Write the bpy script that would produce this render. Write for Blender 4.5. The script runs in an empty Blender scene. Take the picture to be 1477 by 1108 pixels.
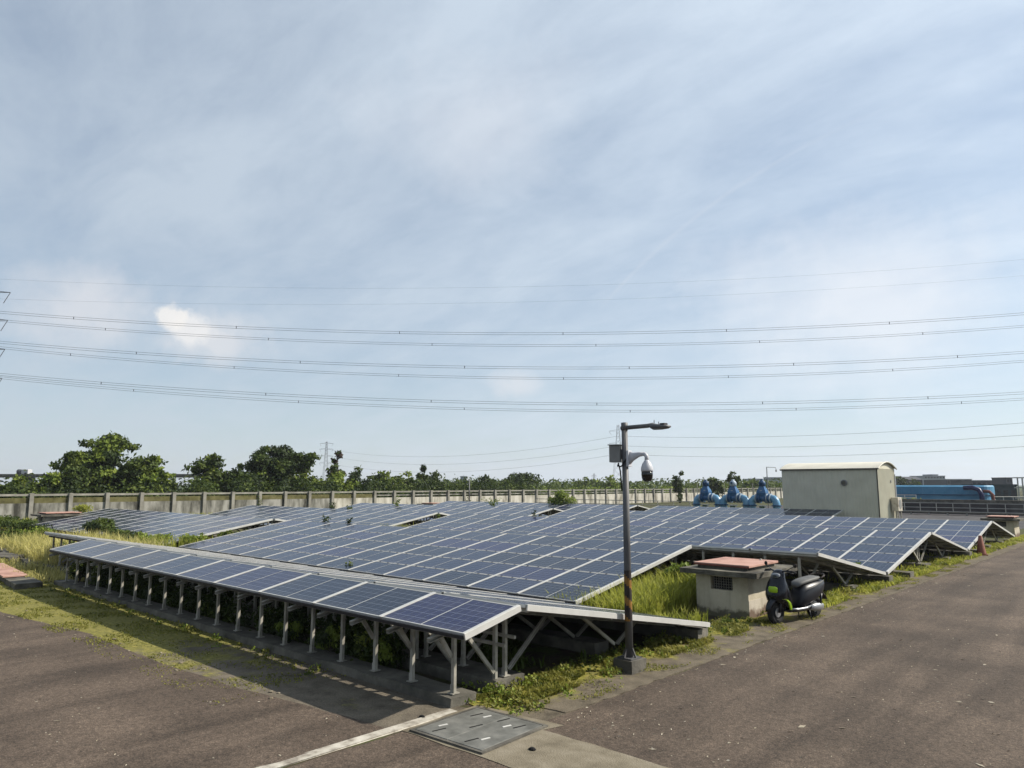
import bpy, math, random
from mathutils import Vector, Matrix
import numpy as np
R = math.radians
SC = bpy.context.scene
COL = SC.collection

# ------------------------------------------------------------------ camera, sky, sun, exposure
CAM_H, FPX = 2.75, 1040.0
PITCH = math.atan(145.0 / FPX)
YAW = R(43.07)
cam = bpy.data.cameras.new("camera"); cam_o = bpy.data.objects.new("camera", cam); COL.objects.link(cam_o)
cam.sensor_fit = 'HORIZONTAL'; cam.sensor_width = 36.0; cam.lens = 36.0 * FPX / 1477.0
cam.clip_start = 0.05; cam.clip_end = 6000
cam_o.location = (0, 0, CAM_H); cam_o.rotation_euler = (math.pi / 2 + PITCH, 0, YAW)
SC.camera = cam_o

SUN = Vector((0.83, 0.85, 1.0)).normalized()
SUN_EL, SUN_AZ = math.asin(SUN.z), math.atan2(SUN.x, SUN.y)
w = bpy.data.worlds.new("World"); SC.world = w; w.use_nodes = True
nt = w.node_tree; N = nt.nodes; L = nt.links
for n in list(N): N.remove(n)

def nd(tree, typ, **kw):
    n = tree.nodes.new(typ)
    for k, v in kw.items():
        if k.startswith('i_'):
            n.inputs[k[2:].replace('_', ' ')].default_value = v
        else: setattr(n, k, v)
    return n
def mathn(tree, op, a, b=None, c=None):
    n = tree.nodes.new('ShaderNodeMath'); n.operation = op
    for i, x in enumerate((a, b, c)):
        if x is None: continue
        if isinstance(x, (int, float)): n.inputs[i].default_value = x
        else: tree.links.new(x, n.inputs[i])
    return n.outputs[0]
def ramp(tree, fac, stops):
    n = tree.nodes.new('ShaderNodeValToRGB'); e = n.color_ramp.elements
    while len(e) < len(stops): e.new(0.5)
    for i, (p, c) in enumerate(stops):
        e[i].position = p; e[i].color = tuple(c) + ((1,) if len(c) == 3 else ())
    tree.links.new(fac, n.inputs[0]); return n.outputs[0]
def mixc(tree, fac, a, b, mode='MIX'):
    n = tree.nodes.new('ShaderNodeMix'); n.data_type = 'RGBA'; n.blend_type = mode
    for s, x in ((n.inputs[0], fac), (n.inputs[6], a), (n.inputs[7], b)):
        if isinstance(x, (int, float)): s.default_value = x
        elif isinstance(x, (tuple, list)): s.default_value = tuple(x) + ((1,) if len(x) == 3 else ())
        else: tree.links.new(x, s)
    return n.outputs[2]

SKY_K = 0.112
sky = nd(nt, 'ShaderNodeTexSky', sky_type='NISHITA', sun_disc=False, sun_elevation=SUN_EL, sun_rotation=SUN_AZ,
         altitude=10, air_density=1.0, dust_density=0.6, ozone_density=2.2)
skyc = mixc(nt, 1.0, sky.outputs[0], (SKY_K * 0.96, SKY_K * 1.02, SKY_K * 1.02), 'MULTIPLY')
geo = nd(nt, 'ShaderNodeTexCoord')
dirv = geo.outputs['Generated']
sep = nd(nt, 'ShaderNodeSeparateXYZ'); L.new(dirv, sep.inputs[0])
zz = mathn(nt, 'ADD', mathn(nt, 'MAXIMUM', sep.outputs[2], 0.0), 0.22)
comb = nd(nt, 'ShaderNodeCombineXYZ')
L.new(mathn(nt, 'DIVIDE', sep.outputs[0], zz), comb.inputs[0]); L.new(mathn(nt, 'DIVIDE', sep.outputs[1], zz), comb.inputs[1])
mp = nd(nt, 'ShaderNodeMapping'); L.new(comb.outputs[0], mp.inputs[0])
mp.inputs['Rotation'].default_value = (0, 0, R(-62)); mp.inputs['Scale'].default_value = (0.75, 1.5, 1); mp.inputs['Location'].default_value = (3.1, 1.7, 0)
n1 = nd(nt, 'ShaderNodeTexNoise', i_Scale=2.1, i_Detail=9.0, i_Roughness=0.60, i_Distortion=0.45); L.new(mp.outputs[0], n1.inputs[0])
n2 = nd(nt, 'ShaderNodeTexNoise', i_Scale=0.55, i_Detail=3.0, i_Roughness=0.5); L.new(mp.outputs[0], n2.inputs[0])
n5 = nd(nt, 'ShaderNodeTexNoise', i_Scale=5.5, i_Detail=10.0, i_Roughness=0.66, i_Distortion=0.3); L.new(mp.outputs[0], n5.inputs[0])
cm = mathn(nt, 'ADD', mathn(nt, 'ADD', mathn(nt, 'MULTIPLY', n1.outputs[0], 0.42), mathn(nt, 'MULTIPLY', n2.outputs[0], 0.33)), mathn(nt, 'MULTIPLY', n5.outputs[0], 0.25))
wisps = ramp(nt, cm, [(0.40, (0.0,) * 3), (0.50, (0.45,) * 3), (0.61, (0.95,) * 3)])
# thin white veil: cloud lit by the same sun, brighter towards the sun side (forward scattering)
dt = nd(nt, 'ShaderNodeVectorMath', operation='DOT_PRODUCT'); L.new(dirv, dt.inputs[0]); dt.inputs[1].default_value = SUN
glow = mathn(nt, 'POWER', mathn(nt, 'MULTIPLY_ADD', dt.outputs['Value'], 0.5, 0.5), 1.6)
cl_b = mathn(nt, 'MULTIPLY_ADD', glow, 0.46, 0.56)
clc = nd(nt, 'ShaderNodeCombineXYZ')
L.new(mathn(nt, 'MULTIPLY', cl_b, 0.885), clc.inputs[0]); L.new(mathn(nt, 'MULTIPLY', cl_b, 1.01), clc.inputs[1]); L.new(mathn(nt, 'MULTIPLY', cl_b, 1.14), clc.inputs[2])
hzf = mathn(nt, 'POWER', mathn(nt, 'SUBTRACT', 1.0, mathn(nt, 'MINIMUM', mathn(nt, 'MAXIMUM', sep.outputs[2], 0.0), 1.0)), 5.0)
veil = mathn(nt, 'MINIMUM', mathn(nt, 'ADD', mathn(nt, 'MULTIPLY_ADD', wisps, 0.36, 0.45), mathn(nt, 'MULTIPLY', hzf, 0.12)), 0.95)
col = mixc(nt, veil, skyc, clc.outputs[0])
# two small cumulus puffs low on the left
def skydir(px, py):
    c_, s_ = math.cos(PITCH), math.sin(PITCH)
    f = Vector((-math.sin(YAW) * c_, math.cos(YAW) * c_, s_)); r = Vector((math.cos(YAW), math.sin(YAW), 0)); u = r.cross(f)
    return (f + r * ((px - 738.5) / FPX) - u * ((py - 554) / FPX)).normalized()
def puff(px, py, size, strength, col, colr, stretch=0.6, nsc=22.0, edge=0.35):
    d = skydir(px, py)
    sb = nd(nt, 'ShaderNodeVectorMath', operation='SUBTRACT'); L.new(dirv, sb.inputs[0]); sb.inputs[1].default_value = d
    ss = nd(nt, 'ShaderNodeSeparateXYZ'); L.new(sb.outputs[0], ss.inputs[0])
    cc = nd(nt, 'ShaderNodeCombineXYZ')
    L.new(mathn(nt, 'MULTIPLY', ss.outputs[0], stretch), cc.inputs[0]); L.new(mathn(nt, 'MULTIPLY', ss.outputs[1], stretch), cc.inputs[1]); L.new(ss.outputs[2], cc.inputs[2])
    ln = nd(nt, 'ShaderNodeVectorMath', operation='LENGTH'); L.new(cc.outputs[0], ln.inputs[0])
    pn = nd(nt, 'ShaderNodeTexNoise', i_Scale=nsc, i_Detail=8.0, i_Roughness=0.62); L.new(dirv, pn.inputs[0])
    v = mathn(nt, 'ADD', mathn(nt, 'DIVIDE', ln.outputs['Value'], size), mathn(nt, 'MULTIPLY', mathn(nt, 'SUBTRACT', pn.outputs[0], 0.5), 1.5))
    m = ramp(nt, v, [(edge, (strength,) * 3), (1.0, (0, 0, 0))])
    return mixc(nt, m, col, colr)
col = puff(115, 445, 0.060, 0.62, col, (0.80, 0.80, 0.83), 0.55, 16.0, 0.2)
col = puff(310, 492, 0.042, 0.62, col, (0.84, 0.83, 0.84), 0.55, 24.0, 0.2)
col = puff(276, 474, 0.024, 0.75, col, (0.92, 0.91, 0.90), 0.8, 40.0, 0.5)
col = puff(248, 458, 0.020, 0.85, col, (0.94, 0.92, 0.89), 0.9, 40.0, 0.6)
col = puff(745, 556, 0.026, 0.45, col, (0.84, 0.84, 0.86), 0.6, 30.0, 0.2)
col = puff(1230, 445, 0.125, 0.55, col, (0.96, 0.97, 1.0), 0.55, 9.0, 0.1)
col = puff(680, 180, 0.10, 0.30, col, (0.92, 0.94, 0.98), 0.6, 10.0, 0.1)
# old vapour trail: a small circle on the sky dome through three bearings
a_, b_, c_ = skydir(905, 402), skydir(1105, 243), skydir(1400, 112)
ax = (b_ - a_).cross(c_ - b_).normalized(); kk = ax.dot(b_)
dd = nd(nt, 'ShaderNodeVectorMath', operation='DOT_PRODUCT'); L.new(dirv, dd.inputs[0]); dd.inputs[1].default_value = ax
tn = nd(nt, 'ShaderNodeTexNoise', i_Scale=14.0, i_Detail=4.0); L.new(dirv, tn.inputs[0])
off = mathn(nt, 'ABSOLUTE', mathn(nt, 'SUBTRACT', dd.outputs['Value'], kk))
tm = ramp(nt, mathn(nt, 'DIVIDE', off, mathn(nt, 'MULTIPLY_ADD', tn.outputs[0], 0.0034, 0.0006)), [(0.0, (0.15,) * 3), (1.0, (0, 0, 0))])
az = nd(nt, 'ShaderNodeVectorMath', operation='DOT_PRODUCT'); L.new(dirv, az.inputs[0]); az.inputs[1].default_value = (c_ - a_).normalized()
end = ramp(nt, mathn(nt, 'SUBTRACT', az.outputs['Value'], a_.dot((c_ - a_).normalized()) - 0.06), [(0.0, (0, 0, 0)), (0.05, (1, 1, 1)), (0.26, (0.9,) * 3), (0.46, (0.12,) * 3)])
tm = mathn(nt, 'MULTIPLY', tm, end)
col = mixc(nt, tm, col, (0.80, 0.82, 0.86))
bg = nd(nt, 'ShaderNodeBackground'); L.new(col, bg.inputs[0]); bg.inputs[1].default_value = 0.683
out = nd(nt, 'ShaderNodeOutputWorld'); L.new(bg.outputs[0], out.inputs[0])

sun = bpy.data.lights.new("sun", 'SUN'); sun.energy = 5.0; sun.angle = R(0.6); sun.color = (1.0, 0.93, 0.82)
sun_o = bpy.data.objects.new("sun", sun); COL.objects.link(sun_o); sun_o.rotation_euler = (-SUN).to_track_quat('-Z', 'Y').to_euler(); sun_o.location = (0, 0, 50)
vs = SC.view_settings
vs.view_transform = 'Standard'; vs.look = 'None'; vs.exposure = 0.55; vs.gamma = 1.0; vs.use_curve_mapping = False
SC.cycles.max_bounces = 6; SC.cycles.diffuse_bounces = 2; SC.cycles.transparent_max_bounces = 6; SC.cycles.caustics_reflective = False; SC.cycles.caustics_refractive = False
SC.cycles.sample_clamp_indirect = 4.0

# ------------------------------------------------------------------ helpers
rng = random.Random(7)
FH = Vector((-math.sin(YAW), math.cos(YAW), 0)); RT = Vector((math.cos(YAW), math.sin(YAW), 0))
def gp(px, D, z=0.0):
    """ground position on the bearing of picture column px at D metres ahead"""
    p = FH * D + RT * ((px - 738.5) / FPX * D * math.cos(PITCH)); return Vector((p.x, p.y, z))
def hz(py, D): return CAM_H + D * math.tan(math.atan((554 - py) / FPX) + PITCH)
def mpp(D): return D * math.cos(PITCH) / FPX

MATS = {}
def mat(name, cols, scale=6.0, rough=0.85, bump=0.0, bscale=None, metal=0.0, spec=0.3, detail=6.0, transl=0.0, contrast=(0.3, 0.7), objrand=0.0, coord='world', stretch=(1, 1, 1), gk=0.70):
    cols = [tuple(x * gk for x in c_) for c_ in cols]
    m = bpy.data.materials.new(name); m.use_nodes = True; t = m.node_tree; b = t.nodes['Principled BSDF']
    b.inputs['Roughness'].default_value = rough; b.inputs['Metallic'].default_value = metal; b.inputs['Specular IOR Level'].default_value = spec
    if coord == 'world':
        g = nd(t, 'ShaderNodeNewGeometry'); vec = g.outputs['Position']
    else:
        g = nd(t, 'ShaderNodeTexCoord'); vec = g.outputs['Object']
    if stretch != (1, 1, 1):
        mm = nd(t, 'ShaderNodeMapping'); mm.inputs['Scale'].default_value = stretch; t.links.new(vec, mm.inputs[0]); vec = mm.outputs[0]
    no = nd(t, 'ShaderNodeTexNoise', i_Scale=scale, i_Detail=detail, i_Roughness=0.6); t.links.new(vec, no.inputs[0])
    if len(cols) == 1: cols = [cols[0], tuple(x * 0.8 for x in cols[0])]
    k = len(cols)
    c = ramp(t, no.outputs[0], [(contrast[0] + (contrast[1] - contrast[0]) * i / (k - 1), cols[i]) for i in range(k)])
    if objrand:
        oi = nd(t, 'ShaderNodeObjectInfo'); hs = nd(t, 'ShaderNodeHueSaturation')
        t.links.new(mathn(t, 'MULTIPLY_ADD', oi.outputs['Random'], objrand, 1 - objrand / 2), hs.inputs['Value']); t.links.new(c, hs.inputs['Color']); c = hs.outputs[0]
    t.links.new(c, b.inputs['Base Color'])
    if bump:
        bn = nd(t, 'ShaderNodeTexNoise', i_Scale=bscale or scale * 6, i_Detail=5.0); t.links.new(vec, bn.inputs[0])
        bp = nd(t, 'ShaderNodeBump', i_Strength=bump, i_Distance=0.02); t.links.new(bn.outputs[0], bp.inputs['Height']); t.links.new(bp.outputs[0], b.inputs['Normal'])
    if transl:
        tr = nd(t, 'ShaderNodeBsdfTranslucent'); t.links.new(c, tr.inputs[0]); ms = nd(t, 'ShaderNodeMixShader'); ms.inputs[0].default_value = transl
        t.links.new(b.outputs[0], ms.inputs[1]); t.links.new(tr.outputs[0], ms.inputs[2]); t.links.new(ms.outputs[0], t.nodes['Material Output'].inputs[0])
    m['c'] = 0; MATS[name] = m
    return m

class MB:
    def __init__(s): s.v = []; s.f = []; s.m = []
    def add(s, vs, fs, mi=0):
        o = len(s.v); s.v += [tuple(p) for p in vs]; s.f += [tuple(i + o for i in f) for f in fs]; s.m += [mi] * len(fs); return s
    def box(s, x0, y0, z0, x1, y1, z1, mi=0):
        return s.add([(x0, y0, z0), (x1, y0, z0), (x1, y1, z0), (x0, y1, z0), (x0, y0, z1), (x1, y0, z1), (x1, y1, z1), (x0, y1, z1)],
                     [(0, 3, 2, 1), (4, 5, 6, 7), (0, 1, 5, 4), (1, 2, 6, 5), (2, 3, 7, 6), (3, 0, 4, 7)], mi)
    def bar(s, p0, p1, wd, ht, mi=0, up=(0, 0, 1)):
        p0, p1 = Vector(p0), Vector(p1); d = (p1 - p0).normalized(); u = Vector(up)
        if abs(d.dot(u)) > 0.98: u = Vector((1, 0, 0))
        a = d.cross(u).normalized(); b = a.cross(d).normalized()
        vs = [p + a * (sx * wd / 2) + b * (sz * ht / 2) for p in (p0, p1) for sx, sz in ((-1, -1), (1, -1), (1, 1), (-1, 1))]
        return s.add(vs, [(3, 2, 1, 0), (4, 5, 6, 7), (0, 1, 5, 4), (1, 2, 6, 5), (2, 3, 7, 6), (3, 0, 4, 7)], mi)
    def tube(s, path, r, n=8, mi=0, cap=True):
        path = [Vector(p) for p in path]; k = len(path); rs = r if isinstance(r, (list, tuple)) else [r] * k
        rings = []; prev = None
        for i, p in enumerate(path):
            d = (path[min(i + 1, k - 1)] - path[max(i - 1, 0)]).normalized()
            if prev is None:
                u = Vector((0, 0, 1)) if abs(d.z) < 0.9 else Vector((1, 0, 0)); a = d.cross(u).normalized()
            else: a = (prev - d * prev.dot(d)).normalized()
            b = d.cross(a); prev = a
            rings.append([p + (a * math.cos(2 * math.pi * j / n) + b * math.sin(2 * math.pi * j / n)) * rs[i] for j in range(n)])
        return s.loft(rings, mi, cap)
    def loft(s, rings, mi=0, cap=True, closed=True):
        n = len(rings[0]); vs = [p for r in rings for p in r]; fs = []
        for i in range(len(rings) - 1):
            for j in range(n if closed else n - 1):
                a, b = i * n + j, i * n + (j + 1) % n; fs.append((a, b, b + n, a + n))
        if cap: fs.append(tuple(range(n))[::-1]); fs.append(tuple(range((len(rings) - 1) * n, len(rings) * n)))
        return s.add(vs, fs, mi)
    def lathe(s, prof, o=(0, 0, 0), ax=(0, 0, 1), n=16, mi=0):
        ax = Vector(ax).normalized(); u = Vector((1, 0, 0)) if abs(ax.x) < 0.9 else Vector((0, 1, 0)); a = ax.cross(u).normalized(); b = ax.cross(a); o = Vector(o)
        return s.loft([[o + ax * h + (a * math.cos(2 * math.pi * j / n) + b * math.sin(2 * math.pi * j / n)) * max(r, 1e-4) for j in range(n)] for r, h in prof], mi, True)
    def sup(s, secs, mi=0, n=16, e=2.6):
        """loft of superellipse sections (x, yc, zc, half width, half height), spine along x"""
        rings = []
        for x, yc, zc, a, b in secs:
            rings.append([(x, yc + a * math.copysign(abs(math.cos(t)) ** (2 / e), math.cos(t)), zc + b * math.copysign(abs(math.sin(t)) ** (2 / e), math.sin(t))) for t in [2 * math.pi * j / n for j in range(n)]])
        return s.loft(rings, mi, True)
    def mesh(s, name, mats, smooth=False):
        me = bpy.data.meshes.new(name); me.from_pydata(s.v, [], s.f)
        for m in (mats if isinstance(mats, (list, tuple)) else [mats]): me.materials.append(m)
        me.polygons.foreach_set('material_index', s.m)
        if smooth: me.polygons.foreach_set('use_smooth', [True] * len(s.f))
        me.update(); return me
    def build(s, name, mats, parent=None, smooth=False, loc=None, bevel=0.0):
        return link(name, s.mesh(name, mats, smooth), parent, loc, bevel=bevel)
def link(name, me, parent=None, loc=None, rot=None, bevel=0.0, scale=None):
    o = bpy.data.objects.new(name, me); COL.objects.link(o)
    if parent is not None: o.parent = parent
    if loc is not None: o.location = loc
    if rot is not None: o.rotation_euler = rot
    if scale is not None: o.scale = scale
    if bevel:
        b = o.modifiers.new('bevel', 'BEVEL'); b.width = bevel; b.segments = 2; b.limit_method = 'ANGLE'
    return o
def tag(o, label, cat, group=None, kind=None):
    o['label'] = label
    if cat: o['category'] = cat
    if group: o['group'] = group
    if kind: o['kind'] = kind
    return o
def thing(name, label, cat, loc=(0, 0, 0), rz=0.0, group=None):
    o = bpy.data.objects.new(name, None); COL.objects.link(o); o.location = loc; o.rotation_euler = (0, 0, rz); o.empty_display_size = 0.2
    return tag(o, label, cat, group)
def structure(o, label=None):
    o['kind'] = 'structure'
    if label: o['label'] = label
    return o
def rough_box(x0, y0, z0, x1, y1, z1, seg=0.25, jit=0.012, seed=1):
    """block with chipped, uneven edges: top and sides subdivided along the long side, vertices nudged"""
    r = random.Random(seed); m = MB(); lx = x1 - x0; ly = y1 - y0
    nx = max(1, int(lx / seg)); ny = max(1, int(ly / seg))
    nx, ny = min(nx, 90), min(ny, 8)
    idx = {}; vs = []; fs = []
    def v(i, j, k):
        if (i, j, k) not in idx:
            idx[(i, j, k)] = len(vs); e = (i in (0, nx)) + (j in (0, ny)) + k
            q = jit * (1.0 if e >= 2 else 0.45)
            vs.append((x0 + lx * i / nx + r.uniform(-q, q), y0 + ly * j / ny + r.uniform(-q, q), (z1 if k else z0) + (r.uniform(-q, q * 0.3) if k else 0)))
        return idx[(i, j, k)]
    for i in range(nx):
        for j in range(ny): fs.append((v(i, j, 1), v(i + 1, j, 1), v(i + 1, j + 1, 1), v(i, j + 1, 1)))
        fs.append((v(i, 0, 0), v(i + 1, 0, 0), v(i + 1, 0, 1), v(i, 0, 1))); fs.append((v(i + 1, ny, 0), v(i, ny, 0), v(i, ny, 1), v(i + 1, ny, 1)))
    for j in range(ny):
        fs.append((v(0, j + 1, 0), v(0, j, 0), v(0, j, 1), v(0, j + 1, 1))); fs.append((v(nx, j, 0), v(nx, j + 1, 0), v(nx, j + 1, 1), v(nx, j, 1)))
    return m.add(vs, fs)
def sheet(pts, z, name, m, seg=None, jit=0.0, seed=3, skirt=None):
    """flat outline sheet; long edges get small steps so they are not ruler straight"""
    r = random.Random(seed); P = []
    for i, (a, b) in enumerate(zip(pts, pts[1:] + pts[:1])):
        d = math.hypot(b[0] - a[0], b[1] - a[1]); k = max(1, min(int(d / seg), 260)) if seg else 1
        for q in range(k):
            t = q / k; jj = jit if q else 0
            P.append((a[0] + (b[0] - a[0]) * t + r.uniform(-jj, jj), a[1] + (b[1] - a[1]) * t + r.uniform(-jj, jj), z))
    q = MB().add(P, [tuple(range(len(P)))])
    if skirt is not None:
        n_ = len(P); ccw = sum(P[i][0] * P[(i + 1) % n_][1] - P[(i + 1) % n_][0] * P[i][1] for i in range(n_)) > 0
        q.add(P + [(x, y, skirt) for x, y, _ in P], [((i, i + n_, (i + 1) % n_ + n_, (i + 1) % n_) if ccw else (i, (i + 1) % n_, (i + 1) % n_ + n_, i + n_)) for i in range(n_)])
    return q.build(name, m)

# ------------------------------------------------------------------ materials
def asphalt(name, tint):
    m = mat(name, [tuple(x * 0.72 for x in tint), tint, tuple(min(1, x * 1.35) for x in tint)], scale=0.55, rough=0.92, spec=0.25, contrast=(0.34, 0.68))
    t = m.node_tree; b = t.nodes['Principled BSDF']; src = b.inputs['Base Color'].links[0].from_socket
    g = nd(t, 'ShaderNodeNewGeometry')
    fine = nd(t, 'ShaderNodeTexNoise', i_Scale=60.0, i_Detail=5.0, i_Roughness=0.78); t.links.new(g.outputs['Position'], fine.inputs[0])
    fr = ramp(t, fine.outputs[0], [(0.30, (0.25,) * 3), (0.5, (0.95,) * 3), (0.68, (2.3,) * 3)])
    c = mixc(t, 0.85, src, fr, 'MULTIPLY')
    mid = nd(t, 'ShaderNodeTexNoise', i_Scale=16.0, i_Detail=7.0, i_Roughness=0.78); t.links.new(g.outputs['Position'], mid.inputs[0])
    c = mixc(t, 0.8, c, ramp(t, mid.outputs[0], [(0.34, (0.50,) * 3), (0.64, (1.5,) * 3)]), 'MULTIPLY')
    vo = nd(t, 'ShaderNodeTexVoronoi', i_Scale=42.0); t.links.new(g.outputs['Position'], vo.inputs[0])
    sp = ramp(t, vo.outputs['Distance'], [(0.08, (1, 1, 1)), (0.16, (0, 0, 0))])
    sn = nd(t, 'ShaderNodeTexNoise', i_Scale=9.0, i_Detail=2.0); t.links.new(g.outputs['Position'], sn.inputs[0])
    c = mixc(t, mathn(t, 'MULTIPLY', sp, ramp(t, sn.outputs[0], [(0.45, (0, 0, 0)), (0.6, (0.75,) * 3)])), c, (0.30, 0.27, 0.23))
    # dark patching along the wheel paths
    mpg = nd(t, 'ShaderNodeMapping'); mpg.inputs['Scale'].default_value = (1.6, 0.16, 1); t.links.new(g.outputs['Position'], mpg.inputs[0])
    wp = nd(t, 'ShaderNodeTexNoise', i_Scale=1.0, i_Detail=5.0, i_Distortion=0.6); t.links.new(mpg.outputs[0], wp.inputs[0])
    c = mixc(t, 0.75, c, ramp(t, wp.outputs[0], [(0.36, (0.66,) * 3), (0.6, (1.18,) * 3)]), 'MULTIPLY')
    t.links.new(c, b.inputs['Base Color'])
    bp = nd(t, 'ShaderNodeBump', i_Strength=0.55, i_Distance=0.012); t.links.new(fine.outputs[0], bp.inputs['Height']); t.links.new(bp.outputs[0], b.inputs['Normal'])
    return m
M_road = asphalt('asphalt', (0.100, 0.075, 0.0555))
M_road2 = asphalt('asphalt_side_road', (0.104, 0.078, 0.058))

def earth(name, dirt, moss, thr, grad=None):
    """dirt or dirty concrete with moss patches; grad=(axis, from, to) makes the moss thicker along one way"""
    m = mat(name, [tuple(x * 0.62 for x in dirt), dirt, tuple(x * 1.3 for x in dirt)], scale=3.5, rough=0.95, spec=0.15, detail=8)
    t = m.node_tree; b = t.nodes['Principled BSDF']; src = b.inputs['Base Color'].links[0].from_socket
    g = nd(t, 'ShaderNodeNewGeometry')
    n_ = nd(t, 'ShaderNodeTexNoise', i_Scale=1.5, i_Detail=9.0, i_Roughness=0.68); t.links.new(g.outputs['Position'], n_.inputs[0])
    v = n_.outputs[0]
    if grad:
        s = nd(t, 'ShaderNodeSeparateXYZ'); t.links.new(g.outputs['Position'], s.inputs[0])
        mr = nd(t, 'ShaderNodeMapRange'); mr.inputs['From Min'].default_value = grad[1]; mr.inputs['From Max'].default_value = grad[2]; mr.inputs['To Min'].default_value = -0.16; mr.inputs['To Max'].default_value = 0.18
        t.links.new(s.outputs['XYZ'.index(grad[0])], mr.inputs['Value']); v = mathn(t, 'ADD', v, mr.outputs[0])
    f = ramp(t, v, [(thr - 0.07, (0, 0, 0)), (thr + 0.07, (1, 1, 1))])
    n3 = nd(t, 'ShaderNodeTexNoise', i_Scale=11.0, i_Detail=6.0, i_Roughness=0.7); t.links.new(g.outputs['Position'], n3.inputs[0])
    mc = ramp(t, n3.outputs[0], [(0.3, tuple(x * 0.5 for x in moss)), (0.52, moss), (0.7, (moss[0] * 1.6, moss[1] * 1.4, moss[2] * 1.3))])
    c = mixc(t, f, src, mc)
    fine = nd(t, 'ShaderNodeTexNoise', i_Scale=55.0, i_Detail=4.0, i_Roughness=0.7); t.links.new(g.outputs['Position'], fine.inputs[0])
    c = mixc(t, 0.7, c, ramp(t, fine.outputs[0], [(0.3, (0.5,) * 3), (0.7, (1.5,) * 3)]), 'MULTIPLY')
    t.links.new(c, b.inputs['Base Color'])
    bp = nd(t, 'ShaderNodeBump', i_Strength=0.7, i_Distance=0.03); t.links.new(mixc(t, 0.5, n3.outputs[0], fine.outputs[0]), bp.inputs['Height']); t.links.new(bp.outputs[0], b.inputs['Normal'])
    return m
M_ground = earth('ground_soil', (0.075, 0.058, 0.038), (0.060, 0.075, 0.022), 0.50)
M_far = earth('far_fields', (0.07, 0.07, 0.035), (0.045, 0.07, 0.02), 0.42)
M_verge = earth('verge_concrete', (0.165, 0.138, 0.10), (0.19, 0.18, 0.036), 0.52, ('X', -5.9, -7.0))
M_strip = earth('mossy_strip', (0.17, 0.145, 0.11), (0.165, 0.155, 0.045), 0.50, ('X', -9.5, -15.0))
M_concrete = mat('concrete', [(0.07, 0.066, 0.055), (0.15, 0.14, 0.115), (0.25, 0.23, 0.19)], scale=2.6, rough=0.92, bump=0.5, bscale=40, detail=9)
M_conc_tan = mat('tan_concrete', [(0.15, 0.125, 0.085), (0.235, 0.20, 0.14), (0.31, 0.27, 0.20)], scale=3.0, rough=0.92, bump=0.6, bscale=60, detail=9)
M_conc_dark = mat('weathered_concrete', [(0.055, 0.052, 0.045), (0.13, 0.12, 0.10), (0.20, 0.185, 0.15)], scale=2.2, rough=0.93, bump=0.5, bscale=30, detail=9)
M_kerbpaint = mat('worn_white_paint', [(0.16, 0.13, 0.10), (0.50, 0.46, 0.385), (0.70, 0.66, 0.57)], scale=5, rough=0.85, bump=0.3, bscale=50, detail=8)
M_steelplate = mat('steel_plate', [(0.13, 0.13, 0.115), (0.21, 0.21, 0.19), (0.29, 0.285, 0.255)], scale=5, rough=0.62, metal=0.25, bump=0.25, bscale=90)
M_black = mat('dark_gap', [(0.010, 0.010, 0.010)], rough=0.9)
M_whitemark = mat('white_mark', [(0.55, 0.54, 0.50), (0.75, 0.74, 0.70)], scale=9)
M_galv = mat('galvanised_white', [(0.24, 0.225, 0.185), (0.41, 0.39, 0.335), (0.54, 0.52, 0.46)], scale=5, rough=0.55, metal=0.1, spec=0.4, detail=7)
M_alu = mat('panel_frame_aluminium', [(0.62, 0.615, 0.58), (0.76, 0.75, 0.71)], scale=3, rough=0.45, metal=0.25, spec=0.5)
M_back = mat('panel_back_sheet', [(0.10, 0.10, 0.105), (0.15, 0.15, 0.155)], scale=2, rough=0.7)  # darker than a real white sheet: underside shade put into the colour
M_clamp_shade = mat('dark_clamp_and_shade', [(0.03, 0.03, 0.035)], rough=0.6)

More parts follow.
